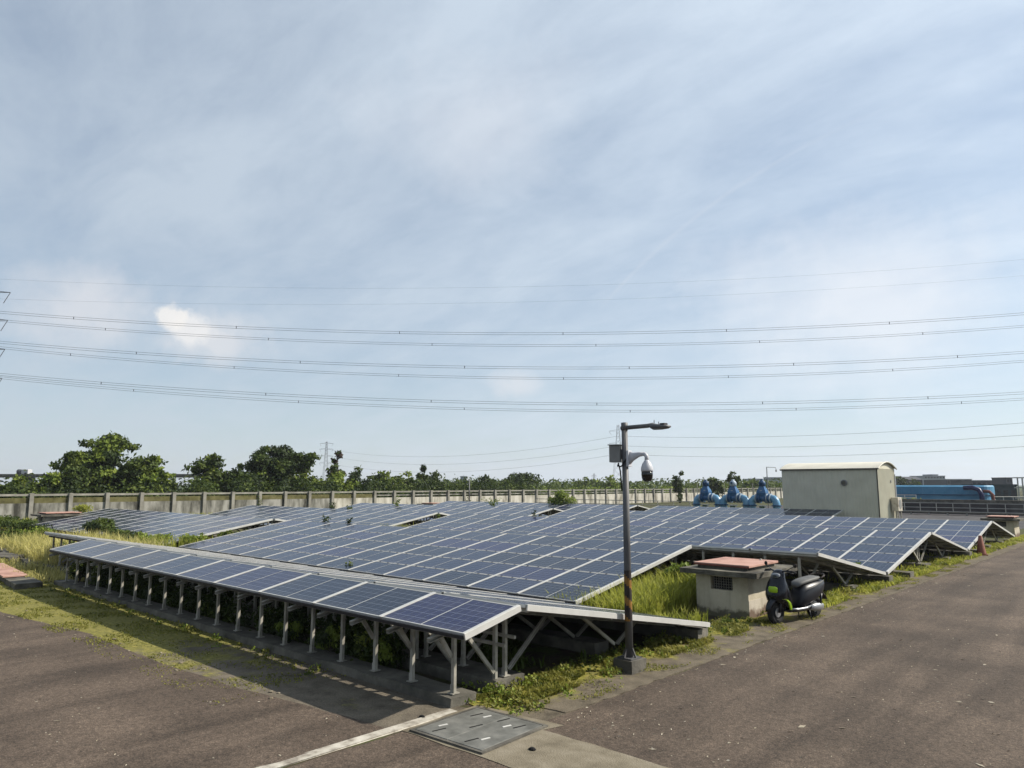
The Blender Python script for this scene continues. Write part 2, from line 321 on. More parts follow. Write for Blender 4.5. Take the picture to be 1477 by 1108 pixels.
def solar():
    m = bpy.data.materials.new('solar_cells'); m.use_nodes = True; t = m.node_tree; b = t.nodes['Principled BSDF']
    tc = nd(t, 'ShaderNodeTexCoord'); s = nd(t, 'ShaderNodeSeparateXYZ'); t.links.new(tc.outputs['Object'], s.inputs[0])
    oi = nd(t, 'ShaderNodeObjectInfo'); rnd = oi.outputs['Random']
    ax = mathn(t, 'SUBTRACT', mathn(t, 'ABSOLUTE', s.outputs[0]), 0.012)
    fx = mathn(t, 'FRACT', mathn(t, 'DIVIDE', ax, 0.1545)); fy = mathn(t, 'FRACT', mathn(t, 'DIVIDE', mathn(t, 'ADD', s.outputs[1], 0.4635), 0.1545))
    def line(f, wd): return mathn(t, 'GREATER_THAN', mathn(t, 'ABSOLUTE', mathn(t, 'SUBTRACT', f, 0.5)), 0.5 - wd)
    gap = mathn(t, 'MAXIMUM', line(fx, 0.017), line(fy, 0.026))
    by = mathn(t, 'FRACT', mathn(t, 'MULTIPLY', fy, 3.0)); bus = line(by, 0.035)
    geo_ = nd(t, 'ShaderNodeNewGeometry')
    cell = nd(t, 'ShaderNodeTexVoronoi', i_Scale=38.0); t.links.new(geo_.outputs['Position'], cell.inputs[0])
    cr = nd(t, 'ShaderNodeSeparateColor'); t.links.new(cell.outputs['Color'], cr.inputs[0])
    base = ramp(t, cr.outputs[0], [(0.0, (0.0024, 0.007, 0.026)), (1.0, (0.0055, 0.014, 0.047))])
    hs = nd(t, 'ShaderNodeHueSaturation'); t.links.new(base, hs.inputs['Color'])
    t.links.new(mathn(t, 'MULTIPLY_ADD', rnd, 0.6, 0.7), hs.inputs['Value']); t.links.new(mathn(t, 'MULTIPLY_ADD', mathn(t, 'POWER', rnd, 5.0), 0.04, 0.485), hs.inputs['Hue'])
    c = mixc(t, mathn(t, 'MULTIPLY', bus, 0.14), hs.outputs[0], (0.24, 0.26, 0.30)); c = mixc(t, mathn(t, 'MULTIPLY', gap, 0.45), c, (0.24, 0.27, 0.32))
    # dust film, heavier towards the lower edge of each panel
    d1 = nd(t, 'ShaderNodeTexNoise', i_Scale=1.1, i_Detail=7.0, i_Roughness=0.65); t.links.new(geo_.outputs['Position'], d1.inputs[0])
    lo = nd(t, 'ShaderNodeMapRange'); lo.inputs['From Min'].default_value = -0.46; lo.inputs['From Max'].default_value = -0.30; lo.inputs['To Min'].default_value = 0.07; lo.inputs['To Max'].default_value = 0.0
    t.links.new(s.outputs[1], lo.inputs['Value'])
    dust = mathn(t, 'ADD', mathn(t, 'MULTIPLY', ramp(t, d1.outputs[0], [(0.34, (0.003,) * 3), (0.55, (0.014,) * 3), (0.72, (0.05,) * 3)]), mathn(t, 'MULTIPLY_ADD', rnd, 0.8, 0.5)), lo.outputs[0])
    c = mixc(t, dust, c, (0.26, 0.25, 0.24)); t.links.new(c, b.inputs['Base Color'])
    t.links.new(mathn(t, 'MULTIPLY_ADD', d1.outputs[0], 0.22, 0.06), b.inputs['Roughness'])
    b.inputs['IOR'].default_value = 1.45; b.inputs['Specular IOR Level'].default_value = 0.13
    wv = nd(t, 'ShaderNodeTexNoise', i_Scale=0.9, i_Detail=2.0); t.links.new(geo_.outputs['Position'], wv.inputs[0])
    bp = nd(t, 'ShaderNodeBump', i_Strength=0.05, i_Distance=0.02); t.links.new(wv.outputs[0], bp.inputs['Height']); t.links.new(bp.outputs[0], b.inputs['Normal'])
    return m
M_solar = solar()

def leafmat(name, a, b_, c, transl=0.35, scale=0.9, gk=0.86):
    return mat(name, [a, b_, c], scale=scale, rough=0.6, spec=0.25, transl=transl, contrast=(0.28, 0.72), detail=5, gk=gk)
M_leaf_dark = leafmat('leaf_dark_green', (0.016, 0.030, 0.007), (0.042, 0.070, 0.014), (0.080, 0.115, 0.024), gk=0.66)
M_leaf_mid = leafmat('leaf_mid_green', (0.030, 0.055, 0.009), (0.085, 0.125, 0.018), (0.17, 0.205, 0.034), gk=0.72)
M_leaf_bright = leafmat('leaf_bright_green', (0.09, 0.14, 0.018), (0.19, 0.25, 0.035), (0.30, 0.34, 0.06))
M_leaf_red = leafmat('leaf_reddish', (0.035, 0.022, 0.016), (0.075, 0.045, 0.035), (0.11, 0.08, 0.05))
M_grass = leafmat('grass_green', (0.16, 0.19, 0.025), (0.34, 0.36, 0.055), (0.50, 0.48, 0.12), 0.5, 2.5)
M_grass_pale = leafmat('grass_pale_dry', (0.32, 0.30, 0.08), (0.54, 0.49, 0.17), (0.66, 0.59, 0.28), 0.5, 1.6)
M_moss = leafmat('moss_tufts', (0.09, 0.105, 0.018), (0.22, 0.22, 0.042), (0.38, 0.34, 0.09), 0.45, 4)
M_bark = mat('bark', [(0.035, 0.028, 0.020), (0.075, 0.06, 0.045)], scale=8, rough=0.95, bump=0.6, bscale=30)

# ------------------------------------------------------------------ ground, roads, verge (the setting)
S = 3000
structure(MB().add([(-S, -S, 0), (S, -S, 0), (S, S, 0), (-S, S, 0)], [(0, 1, 2, 3)]).build('ground', M_ground), 'dark soil and weeds under and around the solar arrays')
structure(MB().add([(-2800, -2800, 0.004), (-62.5, -2800, 0.004), (-62.5, 2800, 0.004), (-2800, 2800, 0.004)], [(0, 1, 2, 3)]).build('field', M_far), 'green fields beyond the long concrete wall')
left_edge = [(-120, 3.4), (-40, 3.7), (-25, 4.0), (-19, 4.25), (-15.2, 4.80), (-12, 4.80), (-9.6, 4.98), (-7.6, 5.28), (-6.93, 5.33)]
structure(sheet(left_edge + [(-6.93, -40), (-120, -40)], 0.012, 'road', M_road2, 0.35, 0.025, 5), 'brown grey asphalt road along the front of the arrays')
structure(sheet([(-5.77, 6.46), (14, 6.70), (14, 150), (-6.3, 150), (-5.80, 30), (-5.76, 14)], 0.012, 'road', M_road, 0.35, 0.02, 6), 'brown grey asphalt road running off to the right')
structure(sheet([(-6.77, -40), (14, -40), (14, 5.66), (-5.5, 5.53), (-6.73, 5.45)], 0.010, 'road', M_road2, 0.35, 0.012, 8), 'asphalt in the near corner beside the white line')
structure(sheet([(-6.76, 5.40), (-5.50, 5.46), (14, 5.60), (14, 6.72), (-5.60, 6.50), (-5.52, 6.78), (-6.80, 6.66)], 0.016, 'pavement', M_conc_tan, 0.22, 0.018, 9), 'tan concrete strip crossing the road end around the steel cover')
structure(rough_box(-6.94, -12, 0, -6.785, 6.30, 0.030, 0.09, 0.020, 4).build('kerb', M_kerbpaint), 'worn white painted kerb strip at the road corner')
structure(sheet([(-5.70, 6.60), (-5.72, 7.8), (-7.2, 7.8), (-7.1, 6.7), (-6.8, 6.6)], 0.0085, 'verge', M_verge, 0.12, 0.03, 17), 'mossy ground between the steel cover and the second footing')
structure(sheet([(-5.80, 7.15), (-5.78, 7.6), (-5.78, 30), (-6.25, 150), (-6.95, 150), (-7.05, 30), (-7.10, 7.1), (-6.75, 6.98), (-6.3, 7.08)], 0.019, 'verge', M_verge, 0.14, 0.03, 10, 0.0), 'dirty mossy concrete verge along the right road')
structure(sheet([(-120, 3.2), (-40, 3.5), (-19, 4.05), (-9.6, 4.8), (-6.9, 5.2), (-6.78, 6.5), (-7.1, 6.45), (-120, 6.45)], 0.006, 'verge', M_strip, 0.4, 0.02, 11), 'mossy strip between the left road and the front footing')

# steel access cover in the road corner
t = thing('access_cover', 'square grey steel cover plate with slots set in the road corner', 'cover', (-6.14, 6.03, 0.016), R(3))
m = MB(); m.box(-0.50, -0.51, 0, -0.004, 0.51, 0.022); pl = m.build('plate', M_steelplate, t, bevel=0.004)
m = MB(); m.box(0.004, -0.51, 0, 0.50, 0.51, 0.022); m.build('plate', M_steelplate, t, bevel=0.004)
MB().box(-0.55, -0.56, -0.004, -0.512, 0.56, 0.020).box(0.512, -0.56, -0.004, 0.55, 0.56, 0.020).box(-0.512, -0.56, -0.004, 0.512, -0.522, 0.020).box(-0.512, 0.522, -0.004, 0.512, 0.56, 0.020).build('rim', M_conc_dark, t)
for x, y in ((-0.28, -0.36), (0.22, -0.36), (-0.05, 0.0), (-0.32, 0.30), (0.34, 0.30), (0.05, 0.36)):
    MB().bar((x - 0.02, y - 0.085, 0.024), (x + 0.02, y + 0.085, 0.024), 0.02, 0.004).build('slot', M_black, t)
for x, y in ((-0.36, -0.22), (0.31, -0.24), (-0.18, 0.33), (0.22, 0.22)):
    MB().bar((x - 0.015, y - 0.055, 0.0245), (x + 0.015, y + 0.055, 0.0245), 0.026, 0.005).build('lift_strip', M_whitemark, t)

# ------------------------------------------------------------------ solar arrays
PW, PD, PITCH_X = 1.60, 0.962, 1.648
def panel_mesh():
    m = MB(); a, b, h = PW / 2, PD / 2, 0.040; f = 0.016; c = 0.009
    m.add([(-a, -b, 0), (a, -b, 0), (a, b, 0), (-a, b, 0)], [(0, 3, 2, 1)], 2)
    m.add([(-a, -b, 0), (a, -b, 0), (a, b, 0), (-a, b, 0), (-a, -b, h), (a, -b, h), (a, b, h), (-a, b, h)], [(0, 1, 5, 4), (1, 2, 6, 5), (2, 3, 7, 6), (3, 0, 4, 7)], 1)
    def q(x0, y0, x1, y1, z, mi): m.add([(x0, y0, z), (x1, y0, z), (x1, y1, z), (x0, y1, z)], [(0, 1, 2, 3)], mi)
    q(-a, -b, a, -b + f, h, 1); q(-a, b - f, a, b, h, 1); q(-a, -b + f, -a + f, b - f, h, 1); q(a - f, -b + f, a, b - f, h, 1)
    q(-c, -b + f, c, b - f, h, 1)
    q(-a + f, -b + f, -c, b - f, h - 0.0025, 0); q(c, -b + f, a - f, b - f, h - 0.0025, 0)
    return m.mesh('solar_panel', [M_solar, M_alu, M_back])
PANEL = panel_mesh()
def bar_mesh(name, ln, wd, ht, m): return MB().box(-wd / 2, -ht / 2, 0, wd / 2, ht / 2, ln).mesh(name, m)
def chan_mesh(name, ln, wd, dp, m):
    """C-channel of unit length along z, open towards +y"""
    k = 0.006; q = MB(); q.box(-wd / 2, -dp / 2, 0, wd / 2, -dp / 2 + k, ln); q.box(-wd / 2, -dp / 2 + k, 0, -wd / 2 + k, dp / 2, ln); q.box(wd / 2 - k, -dp / 2 + k, 0, wd / 2, dp / 2, ln); return q.mesh(name, m)
M1_POST = chan_mesh('post', 1.0, 0.054, 0.045, M_galv); M1_BRACE = chan_mesh('brace', 1.0, 0.05, 0.04, M_galv); M1_RAFT = chan_mesh('rafter', 1.0, 0.05, 0.06, M_galv); M1_FOOT = MB().box(-0.05, -0.06, 0, 0.05, 0.06, 0.012).box(-0.034, -0.029, 0.012, 0.034, -0.0245, 0.11).mesh('base_plate', M_galv)
def place_bar(name, me, p0, p1, parent):
    p0, p1 = Vector(p0), Vector(p1); d = p1 - p0
    o = link(name, me, parent, p0); o.rotation_euler = d.to_track_quat('Z', 'X').to_euler() if abs(d.normalized().z) < 0.999 else (0, 0, 0); o.scale = (1, 1, d.length); return o

prng = random.Random(21)
def slope(root, ox, xr, ncol, y0, z0, y1, z1, nrow, facing, ends=(True, True), skip=None, strips=True, clamps=False):
    """nrow x ncol panels from (y0,z0) to (y1,z1) (low edge to high edge whichever way), columns from x=xr leftwards"""
    L_ = math.hypot(y1 - y0, z1 - z0); a = math.atan2(z1 - z0, y1 - y0); u = Vector((0, math.cos(a), math.sin(a))); nrm = Vector((0, -math.sin(a), math.cos(a)))
    if nrm.z < 0: nrm = -nrm
    pr = L_ / nrow; base = Vector((0, y0, z0)) - nrm * 0.040; o_ = Vector(ox)
    up_rot = a if facing > 0 else a + math.pi
    for r in range(nrow):
        for c in range(ncol):
            if skip and skip(r, c): continue
            p = base + u * (pr * (r + 0.5)) + Vector((xr - PITCH_X * (c + 0.5), 0, 0)) - o_
            k = link('solar_panel', PANEL, root, p)
            j = prng.uniform(-0.0035, 0.0035), prng.uniform(-0.0015, 0.0015)
            if facing > 0: k.rotation_euler = (a + j[0], j[1], 0)
            else: k.rotation_euler = (-(math.pi - a) + j[0] if a > math.pi / 2 else a + j[0], j[1], 0)
    if strips:
        for c in range(ncol + 1):
            x = xr - PITCH_X * c; b0 = base + nrm * 0.0445 + Vector((x, 0, 0)) - o_
            wd = 0.062
            if c in (0, ncol): x += -0.012 if c == 0 else 0.012; b0 = base + nrm * 0.0445 + Vector((x, 0, 0)) - o_; wd = 0.046
            MB().bar(b0 + u * 0.004, b0 + u * (L_ - 0.004), wd, 0.009, up=nrm).build('cover_strip', M_alu, root)
    for r in range(nrow + 1):
        q = base + u * min(max(pr * r, 0.06), L_ - 0.06) - nrm * 0.030
        MB().bar(q + Vector((xr - 0.02, 0, 0)) - o_, q + Vector((xr - PITCH_X * ncol + 0.02, 0, 0)) - o_, 0.045, 0.05, up=nrm).build('purlin', M_galv, root)
    for e, x in ((0, xr + 0.012), (1, xr - PITCH_X * ncol - 0.012)):
        if ends[e]:
            b0 = base + nrm * 0.006 + Vector((x, 0, 0)) - o_
            MB().bar(b0, b0 + u * L_, 0.022, 0.074, up=nrm).build('edge_channel', M_alu, root)
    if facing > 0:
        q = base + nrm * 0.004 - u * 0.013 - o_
        MB().bar(q + Vector((xr, 0, 0)), q + Vector((xr - PITCH_X * ncol, 0, 0)), 0.020, 0.046, up=nrm).build('edge_shade_strip', M_clamp_shade, root)  # added dark strip, paints the shade under the low panel edge
    if clamps:
        m = MB()
        for r in range(1, nrow):
            for c in range(ncol):
                for f in (0.14, 0.36, 0.64, 0.86):
                    q = base + u * (pr * r) + nrm * 0.043 + Vector((xr - PITCH_X * (c + f), 0, 0)) - o_
                    m.bar(q - Vector((0.022, 0, 0)), q + Vector((0.022, 0, 0)), 0.03, 0.008, up=nrm)
        k = m.build('panel_clamps', M_clamp_shade, root); k['kind'] = 'stuff'

RIDGE = lambda k: 7.15 + 10.03 * k
ZR, ZV, SL = 1.19, 0.33, 4.84
def frames(root, ox, xs, k, doF=True, doB=True, foot=0.17):
    """supporting frames of gable k at the given x positions"""
    o_ = Vector(ox); yr = RIDGE(k)
    def P(x, y, z): return Vector((x, y, z)) - o_
    def zs(y): return ZR - (abs(y - yr)) * (ZR - ZV) / 5.0 - 0.095
    for x in xs:
        f = doF(x) if callable(doF) else doF
        for s in ((-1, 1) if f else (1,)):
            if s > 0 and not doB: continue
            place_bar('rafter', M1_RAFT, P(x, yr + s * 0.10, zs(yr + s * 0.10) - 0.03), P(x, yr + s * 4.9, zs(yr + s * 4.9) - 0.03), root)
            place_bar('post', M1_POST, P(x - 0.02, yr + s * 0.10, foot), P(x - 0.02, yr + s * 0.10, zs(yr) - 0.06), root)
            place_bar('brace', M1_BRACE, P(x + 0.035, yr + s * 0.13, foot + 0.06), P(x + 0.035, yr + s * 1.12, zs(yr + 1.1) - 0.06), root)
            place_bar('brace', M1_BRACE, P(x + 0.035, yr + s * 2.88, foot + 0.02), P(x + 0.035, yr + s * 2.05, zs(yr + 2.05) - 0.06), root)
            place_bar('brace', M1_BRACE, P(x + 0.035, yr + s * 2.94, foot + 0.02), P(x + 0.035, yr + s * 3.55, zs(yr + 3.55) - 0.05), root)
            link('base_plate', M1_FOOT, root, P(x - 0.02, yr + s * 0.10, foot - 0.001))
def footing(x0, x1, yc, wd, top, label, seed, group='long concrete footings under the arrays'):
    cx = (x0 + x1) / 2
    o = rough_box(x0 - cx, -wd / 2, -0.05, x1 - cx, wd / 2, top, 0.3, 0.014, seed).build('concrete_footing', M_concrete, None, loc=(cx, yc, 0))
    return tag(o, label, 'footing', group)

XE = -6.47; XW = -31.1
near = [-6.9 - 0.825 * i for i in range(8)]
wide = [-14.0 - 1.648 * i for i in range(10)]
ORD = ['nearest', 'second', 'third', 'fourth', 'fifth']
# gable nearest the camera: a single row in front, five rows behind the ridge
t = thing('solar_array', 'nearest solar array with one front row of dark blue panels on white posts', 'solar array', (XE, 7.15, 0), 0, 'solar arrays of the field')
ox = (XE, 7.15, 0)
slope(t, ox, XE, 10, 6.08, 0.995, 7.06, 1.21, 1, 1, clamps=False)
slope(t, ox, XE, 13, 12.02, 0.33, 7.20, 1.20, 5, -1)
front_x = [-7.09 - 0.826 * i for i in range(20)]
for x in front_x:
    P = lambda X, y, z: Vector((X, y, z)) - Vector(ox)
    place_bar('post', M1_POST, P(x, 6.50, 0.13), P(x, 6.50, 0.955), t)
    link('base_plate', M1_FOOT, t, P(x, 6.50, 0.129))
    k_ = place_bar('rafter', M1_RAFT, P(x + 0.05, 6.03, 0.848), P(x + 0.05, 7.12, 1.085), t); k_.scale = (1.15, 0.95, k_.scale.z)
    if x > -9.0: place_bar('brace', M1_BRACE, P(x + 0.02, 7.20, 0.26), P(x + 0.02, 6.62, 0.90), t)
    place_bar('post', M1_POST, P(x, 7.25, 0.17), P(x, 7.25, 1.09), t)
    if x > -9.0: place_bar('brace', M1_BRACE, P(x - 0.02, 6.47, 0.58), P(x - 0.02, 6.26, 0.88), t)
for x in front_x + [front_x[-1] - 0.826 * (i + 1) for i in range(6)]:
    place_bar('rafter', M1_RAFT, P(x + 0.05, 7.28, 1.06), P(x + 0.05, 11.95, 0.225), t)
    place_bar('post', M1_POST, P(x, 7.44, 0.17), P(x, 7.44, 1.04), t)
    link('base_plate', M1_FOOT, t, P(x, 7.44, 0.169)); 
    place_bar('brace', M1_BRACE, P(x + 0.02, 7.50, 0.26), P(x + 0.02, 8.32, 0.88), t)
    place_bar('brace', M1_BRACE, P(x + 0.02, 9.98, 0.20), P(x + 0.02, 9.14, 0.73), t)
    place_bar('brace', M1_BRACE, P(x + 0.02, 10.06, 0.20), P(x + 0.02, 10.62, 0.48), t)
MB().bar(P(-6.9, 7.25, 0.62), P(-22.9, 7.25, 0.62), 0.04, 0.04).build('tie_rail', M_galv, t)
MB().bar(P(-6.9, 7.44, 0.70), P(-27.6, 7.44, 0.70), 0.04, 0.04).build('tie_rail', M_galv, t)
footing(-23.3, -6.97, 6.56, 0.42, 0.125, 'concrete footing under the front posts of the nearest array', 31)
footing(-29.6, -7.03, 7.48, 0.56, 0.165, 'concrete footing under the ridge posts of the nearest array', 32)
footing(-29.6, -7.35, 10.02, 0.36, 0.19, 'concrete footing under the mid braces of the nearest array', 33)
footing(-29.6, -6.55, 11.95, 0.36, 0.235, 'concrete footing under the low back edge of the nearest array beside lamp post', 34)

lab = {1: 'second solar array behind the nearest one, cut short beside the small hut', 2: 'third solar array whose low corner meets the right verge past the scooter', 3: 'fourth solar array ending by the red cone', 4: 'farthest right-hand solar array in front of the metal shed'}
for k in (1, 2, 3, 4):
    yr = RIDGE(k); ox = (XE, yr, 0); t = thing('solar_array', lab[k], 'solar array', ox, 0, 'solar arrays of the field')
    if k == 1: fx, fn = -9.65, 12
    elif k == 4: fx, fn = -16.0, 8
    else: fx, fn = XE, 14
    slope(t, ox, fx, fn, yr - 4.93, ZV, yr - 0.07, ZR, 5, 1, clamps=(k <= 2))
    if k < 4: slope(t, ox, XE, 14, yr + 4.93, ZV, yr + 0.07, ZR, 5, -1)
    xs = [x for x in near + wide if x < fx - 0.2 or k < 4]
    frames(t, ox, xs, k, doF=(lambda x, fx=fx: x < fx - 0.1), doB=k < 4)
    right = fx + 0.1 if k == 4 else -6.62
    for s, wd, nm in ((0, 0.55, 'ridge posts'), (1, 0.4, 'back braces'), (-1, 0.4, 'front braces')):
        if s == 1 and k == 4: continue
        r_ = fx + 0.1 if (s == -1) else right
        footing(-29.6, r_, yr + s * 2.91, wd, 0.165, 'concrete footing under the %s of the %s array' % (nm, ORD[k]), 40 + k * 5 + s)
    if k > 1: footing(-29.6, fx + 0.1, yr - 5.0 + (0.02 if k > 1 else 0.3), 0.34, 0.235, 'concrete footing along the low front edge of the %s array' % ORD[k], 60 + k)
labw = {1: 'solar array across the weedy aisle at far left, nearest of its block', 2: 'second array of the left block beyond the weedy aisle', 3: 'third array of the left block beyond the aisle, weeds along its ridge', 4: 'last array of the left block in front of the long wall'}
for k in (1, 2, 3, 4):
    yr = RIDGE(k); ox = (XW, yr, 0); t = thing('solar_array', labw[k], 'solar array', ox, 0, 'solar arrays of the field')
    slope(t, ox, XW, 13, yr - 4.93, ZV, yr - 0.07, ZR, 5, 1)
    slope(t, ox, XW, 2, yr + 4.93, ZV, yr + 0.07, ZR, 5, -1)
    frames(t, ox, [-31.4, -32.2, -33.0], k)
    frames(t, ox, [-36.0, -40.9, -45.9, -50.8], k, doB=False)
    for s, wd, nm in ((0, 0.55, 'ridge posts'), (-1, 0.4, 'front braces')):
        footing(-52.6, XW + 0.1, yr + s * 2.91, wd, 0.165, 'concrete footing under the %s of the left block array, row %s' % (nm, ['one', 'two', 'three', 'four'][k - 1]), 80 + k * 3 + s)
    footing(-34.6, XW + 0.1, yr + 2.91, 0.4, 0.165, 'short concrete footing under the back braces of left block array, row %s' % ['one', 'two', 'three', 'four'][k - 1], 95 + k)

# ------------------------------------------------------------------ concrete boundary wall
XWALL, WSP = -61.0, 2.5
M_wall = mat('wall_render', [(0.05, 0.048, 0.038), (0.21, 0.205, 0.175), (0.38, 0.37, 0.33)], scale=1.5, rough=0.93, bump=0.3, bscale=12, detail=10, stretch=(1, 1, 0.30), contrast=(0.36, 0.62))
M_wallpost = mat('wall_post_concrete', [(0.20, 0.19, 0.16), (0.38, 0.365, 0.315)], scale=1.6, rough=0.93, detail=8)
wt = thing('boundary_wall', 'long weathered concrete wall with regular posts behind the arrays', 'wall', (XWALL, 14.7, 0))
PW_ = MB().box(-0.16, -0.13, 0, 0.22, 0.13, 2.13).mesh('wall_post', M_wallpost)
M_wall2 = mat('wall_render_pale', [(0.20, 0.185, 0.145), (0.50, 0.475, 0.40), (0.66, 0.63, 0.55)], scale=1.5, rough=0.93, detail=10, stretch=(1, 1, 0.30), contrast=(0.34, 0.62))
LOW2 = MB().box(-0.07, -WSP / 2 + 0.131, 0, 0.07, WSP / 2 - 0.131, 1.42).mesh('wall_panel', M_wall2)
LOW = MB().box(-0.07, -WSP / 2 + 0.131, 0, 0.07, WSP / 2 - 0.131, 1.42).mesh('wall_panel', M_wall)
TOPR = MB().box(-0.09, -WSP / 2 + 0.131, 1.93, 0.09, WSP / 2 - 0.131, 2.08).mesh('top_rail', M_wallpost)
GAPFILL = MB().box(-0.06, -WSP / 2 + 0.131, 1.421, 0.04, WSP / 2 - 0.131, 1.80).mesh('gap_filler', mat('olive_gap_ground', [(0.06, 0.055, 0.02), (0.13, 0.12, 0.045), (0.20, 0.185, 0.09)], scale=1.5, rough=0.95, detail=8))  # added filler in the open gap, coloured like the lit ground beyond
MIDR = MB().box(-0.05, -WSP / 2 + 0.131, 1.60, 0.05, WSP / 2 - 0.131, 1.72).mesh('mid_rail', M_wall)
for i in range(-3, 60):
    link('wall_post', PW_, wt, (0, WSP * i, 0)); link('wall_panel', LOW if i < 10 else LOW2, wt, (0, WSP * (i + 0.5), 0)); link('top_rail', TOPR, wt, (0, WSP * (i + 0.5), 0))
    if i < 12: link('gap_filler', GAPFILL, wt, (0, WSP * (i + 0.5), 0))
    if i > 11: link('mid_rail', MIDR, wt, (0, WSP * (i + 0.5), 0))

# ------------------------------------------------------------------ vegetation generators
def rv(r): 
    while True:
        v = Vector((r.uniform(-1, 1), r.uniform(-1, 1), r.uniform(-1, 1)))
        if 0.05 < v.length < 1: return v
def leaf(m, p, n, sz, r, asp=0.55, mi=0):
    a = n.cross(rv(r))
    if a.length < 1e-4: a = Vector((1, 0, 0))
    a.normalize(); b = n.cross(a).normalized(); q = p + a * sz; s = p + a * sz * 0.5 + n * sz * 0.10
    m.add([p, s + b * sz * asp * 0.5, q, s - b * sz * asp * 0.5], [(0, 1, 2, 3)], mi)
def crown(clumps, nleaf, sz, seed, shell=0.55, asp=0.6, nm=1):
    """leaf faces spread through a set of ellipsoid clumps, denser near their surface"""
    r = random.Random(seed); m = MB(); tot = sum(c[1] * c[2] for c in clumps)
    for c, rx, rz in clumps:
        k = int(nleaf * rx * rz / tot); mi_ = 0 if nm == 1 else (0, 0, 0, 1, 1, 2)[r.randrange(6)]
        for _ in range(k):
            d = rv(r).normalized(); rad = (shell + (1 - shell) * r.random()) * r.uniform(0.85, 1.18)
            p = Vector((c[0] + d.x * rx * rad, c[1] + d.y * rx * rad, c[2] + d.z * rz * rad))
            n = (d * 0.7 + rv(r) * 0.8 + Vector((0, 0, 0.25))).normalized()
            leaf(m, p, n, sz * r.uniform(0.6, 1.35), r, asp, mi_)
    return m
def tree(name, label, pos, H, Wd, lm, seed, group='trees behind the boundary wall', n=2600, sz=0.34, shape='round', base=0.25, open_=0.0, cat='tree'):
    """tapered trunk with limbs; crown of uneven leaf clumps with gaps"""
    r = random.Random(seed); t = thing(name, label, cat, pos, 0, group)
    m = MB(); th = H * (0.72 if shape != 'bush' else 0.35); lean = Vector((r.uniform(-0.06, 0.06), r.uniform(-0.06, 0.06), 0))
    m.tube([(0, 0, -0.05), lean * th * 0.4 + Vector((0, 0, th * 0.4)), lean * th + Vector((0, 0, th))], [H * 0.030 + 0.03, H * 0.020 + 0.02, H * 0.008], 7)
    clumps = []; nc = {'round': 20, 'flat': 18, 'tall': 14, 'bush': 14}[shape]
    for i in range(nc):
        d = rv(r); 
        if shape == 'flat': c = Vector((d.x * Wd * 0.42, d.y * Wd * 0.42, H * (0.70 + 0.24 * d.z)))
        elif shape == 'tall': c = Vector((d.x * Wd * 0.30, d.y * Wd * 0.30, H * (base + (0.94 - base) * (0.5 + 0.5 * d.z))))
        else:
            zf = 0.5 + 0.5 * d.z; wf = math.sqrt(max(0.05, 1 - (2 * max(zf - 0.42, 0) / 1.3) ** 2))
            c = Vector((d.x * Wd * 0.42 * wf, d.y * Wd * 0.42 * wf, H * (base + (0.90 - base) * zf)))
        k = r.uniform(0.11, 0.21) * (1 - 0.35 * open_)
        clumps.append((c, Wd * k, min(Wd * k, H * 0.16) * r.uniform(0.6, 0.95)))
        if i % 3 == 0:
            s0 = lean * c.z * 0.5 + Vector((0, 0, c.z * 0.55)); m.tube([s0, (s0 + c) / 2 + Vector((0, 0, 0.1)), c], [H * 0.012 + 0.01, H * 0.008 + 0.008, 0.01], 5)
    clumps.append((Vector((lean.x * H, lean.y * H, H * 0.93)), Wd * 0.10, H * 0.07))
    for c, rx, rz in list(clumps):   # small sprays breaking the outline
        for _ in range(4):
            d = rv(r).normalized(); d.z = abs(d.z) * 0.9 - 0.15
            c2 = Vector((c.x + d.x * rx * 1.25, c.y + d.y * rx * 1.25, min(c.z + d.z * rz * 1.35, H * 1.0))); q = r.uniform(0.22, 0.45); clumps.append((c2, rx * q * 1.2, rz * q * 0.8))
            if r.random() < 0.35: m.tube([c, c2], [0.012 * H * 0.5, 0.006], 4)
    m.build('trunk', M_bark, t, True)
    crown(clumps, n, sz, seed + 1, 0.35, 0.6, 3).build('crown', [lm, M_leaf_mid if lm in (M_leaf_dark, M_leaf_red) else M_leaf_bright, M_leaf_dark], t)
    return t
def shrub(name, label, pos, H, Wd, lm, seed, group, n=500, sz=0.10, cat='shrub', asp=0.6):
    r = random.Random(seed); t = thing(name, label, cat, pos, 0, group); m = MB(); cl = []
    for i in range(9):
        d = rv(r); c = Vector((d.x * Wd * 0.36, d.y * Wd * 0.36, H * (0.28 + 0.55 * (0.5 + 0.5 * d.z)))); cl.append((c, Wd * r.uniform(0.12, 0.22), H * r.uniform(0.12, 0.22)))
        m.tube([(d.x * 0.03, d.y * 0.03, -0.02), (c.x * 0.5, c.y * 0.5, c.z * 0.6), c], [0.012 * H + 0.004, 0.008 * H + 0.003, 0.003], 4)
    m.build('stem', M_bark, t); crown(cl, n, sz, seed + 3, 0.3, asp, 3).build('foliage', [lm, M_leaf_mid if lm == M_leaf_dark else lm, M_leaf_dark if lm != M_grass else M_leaf_mid], t); return t
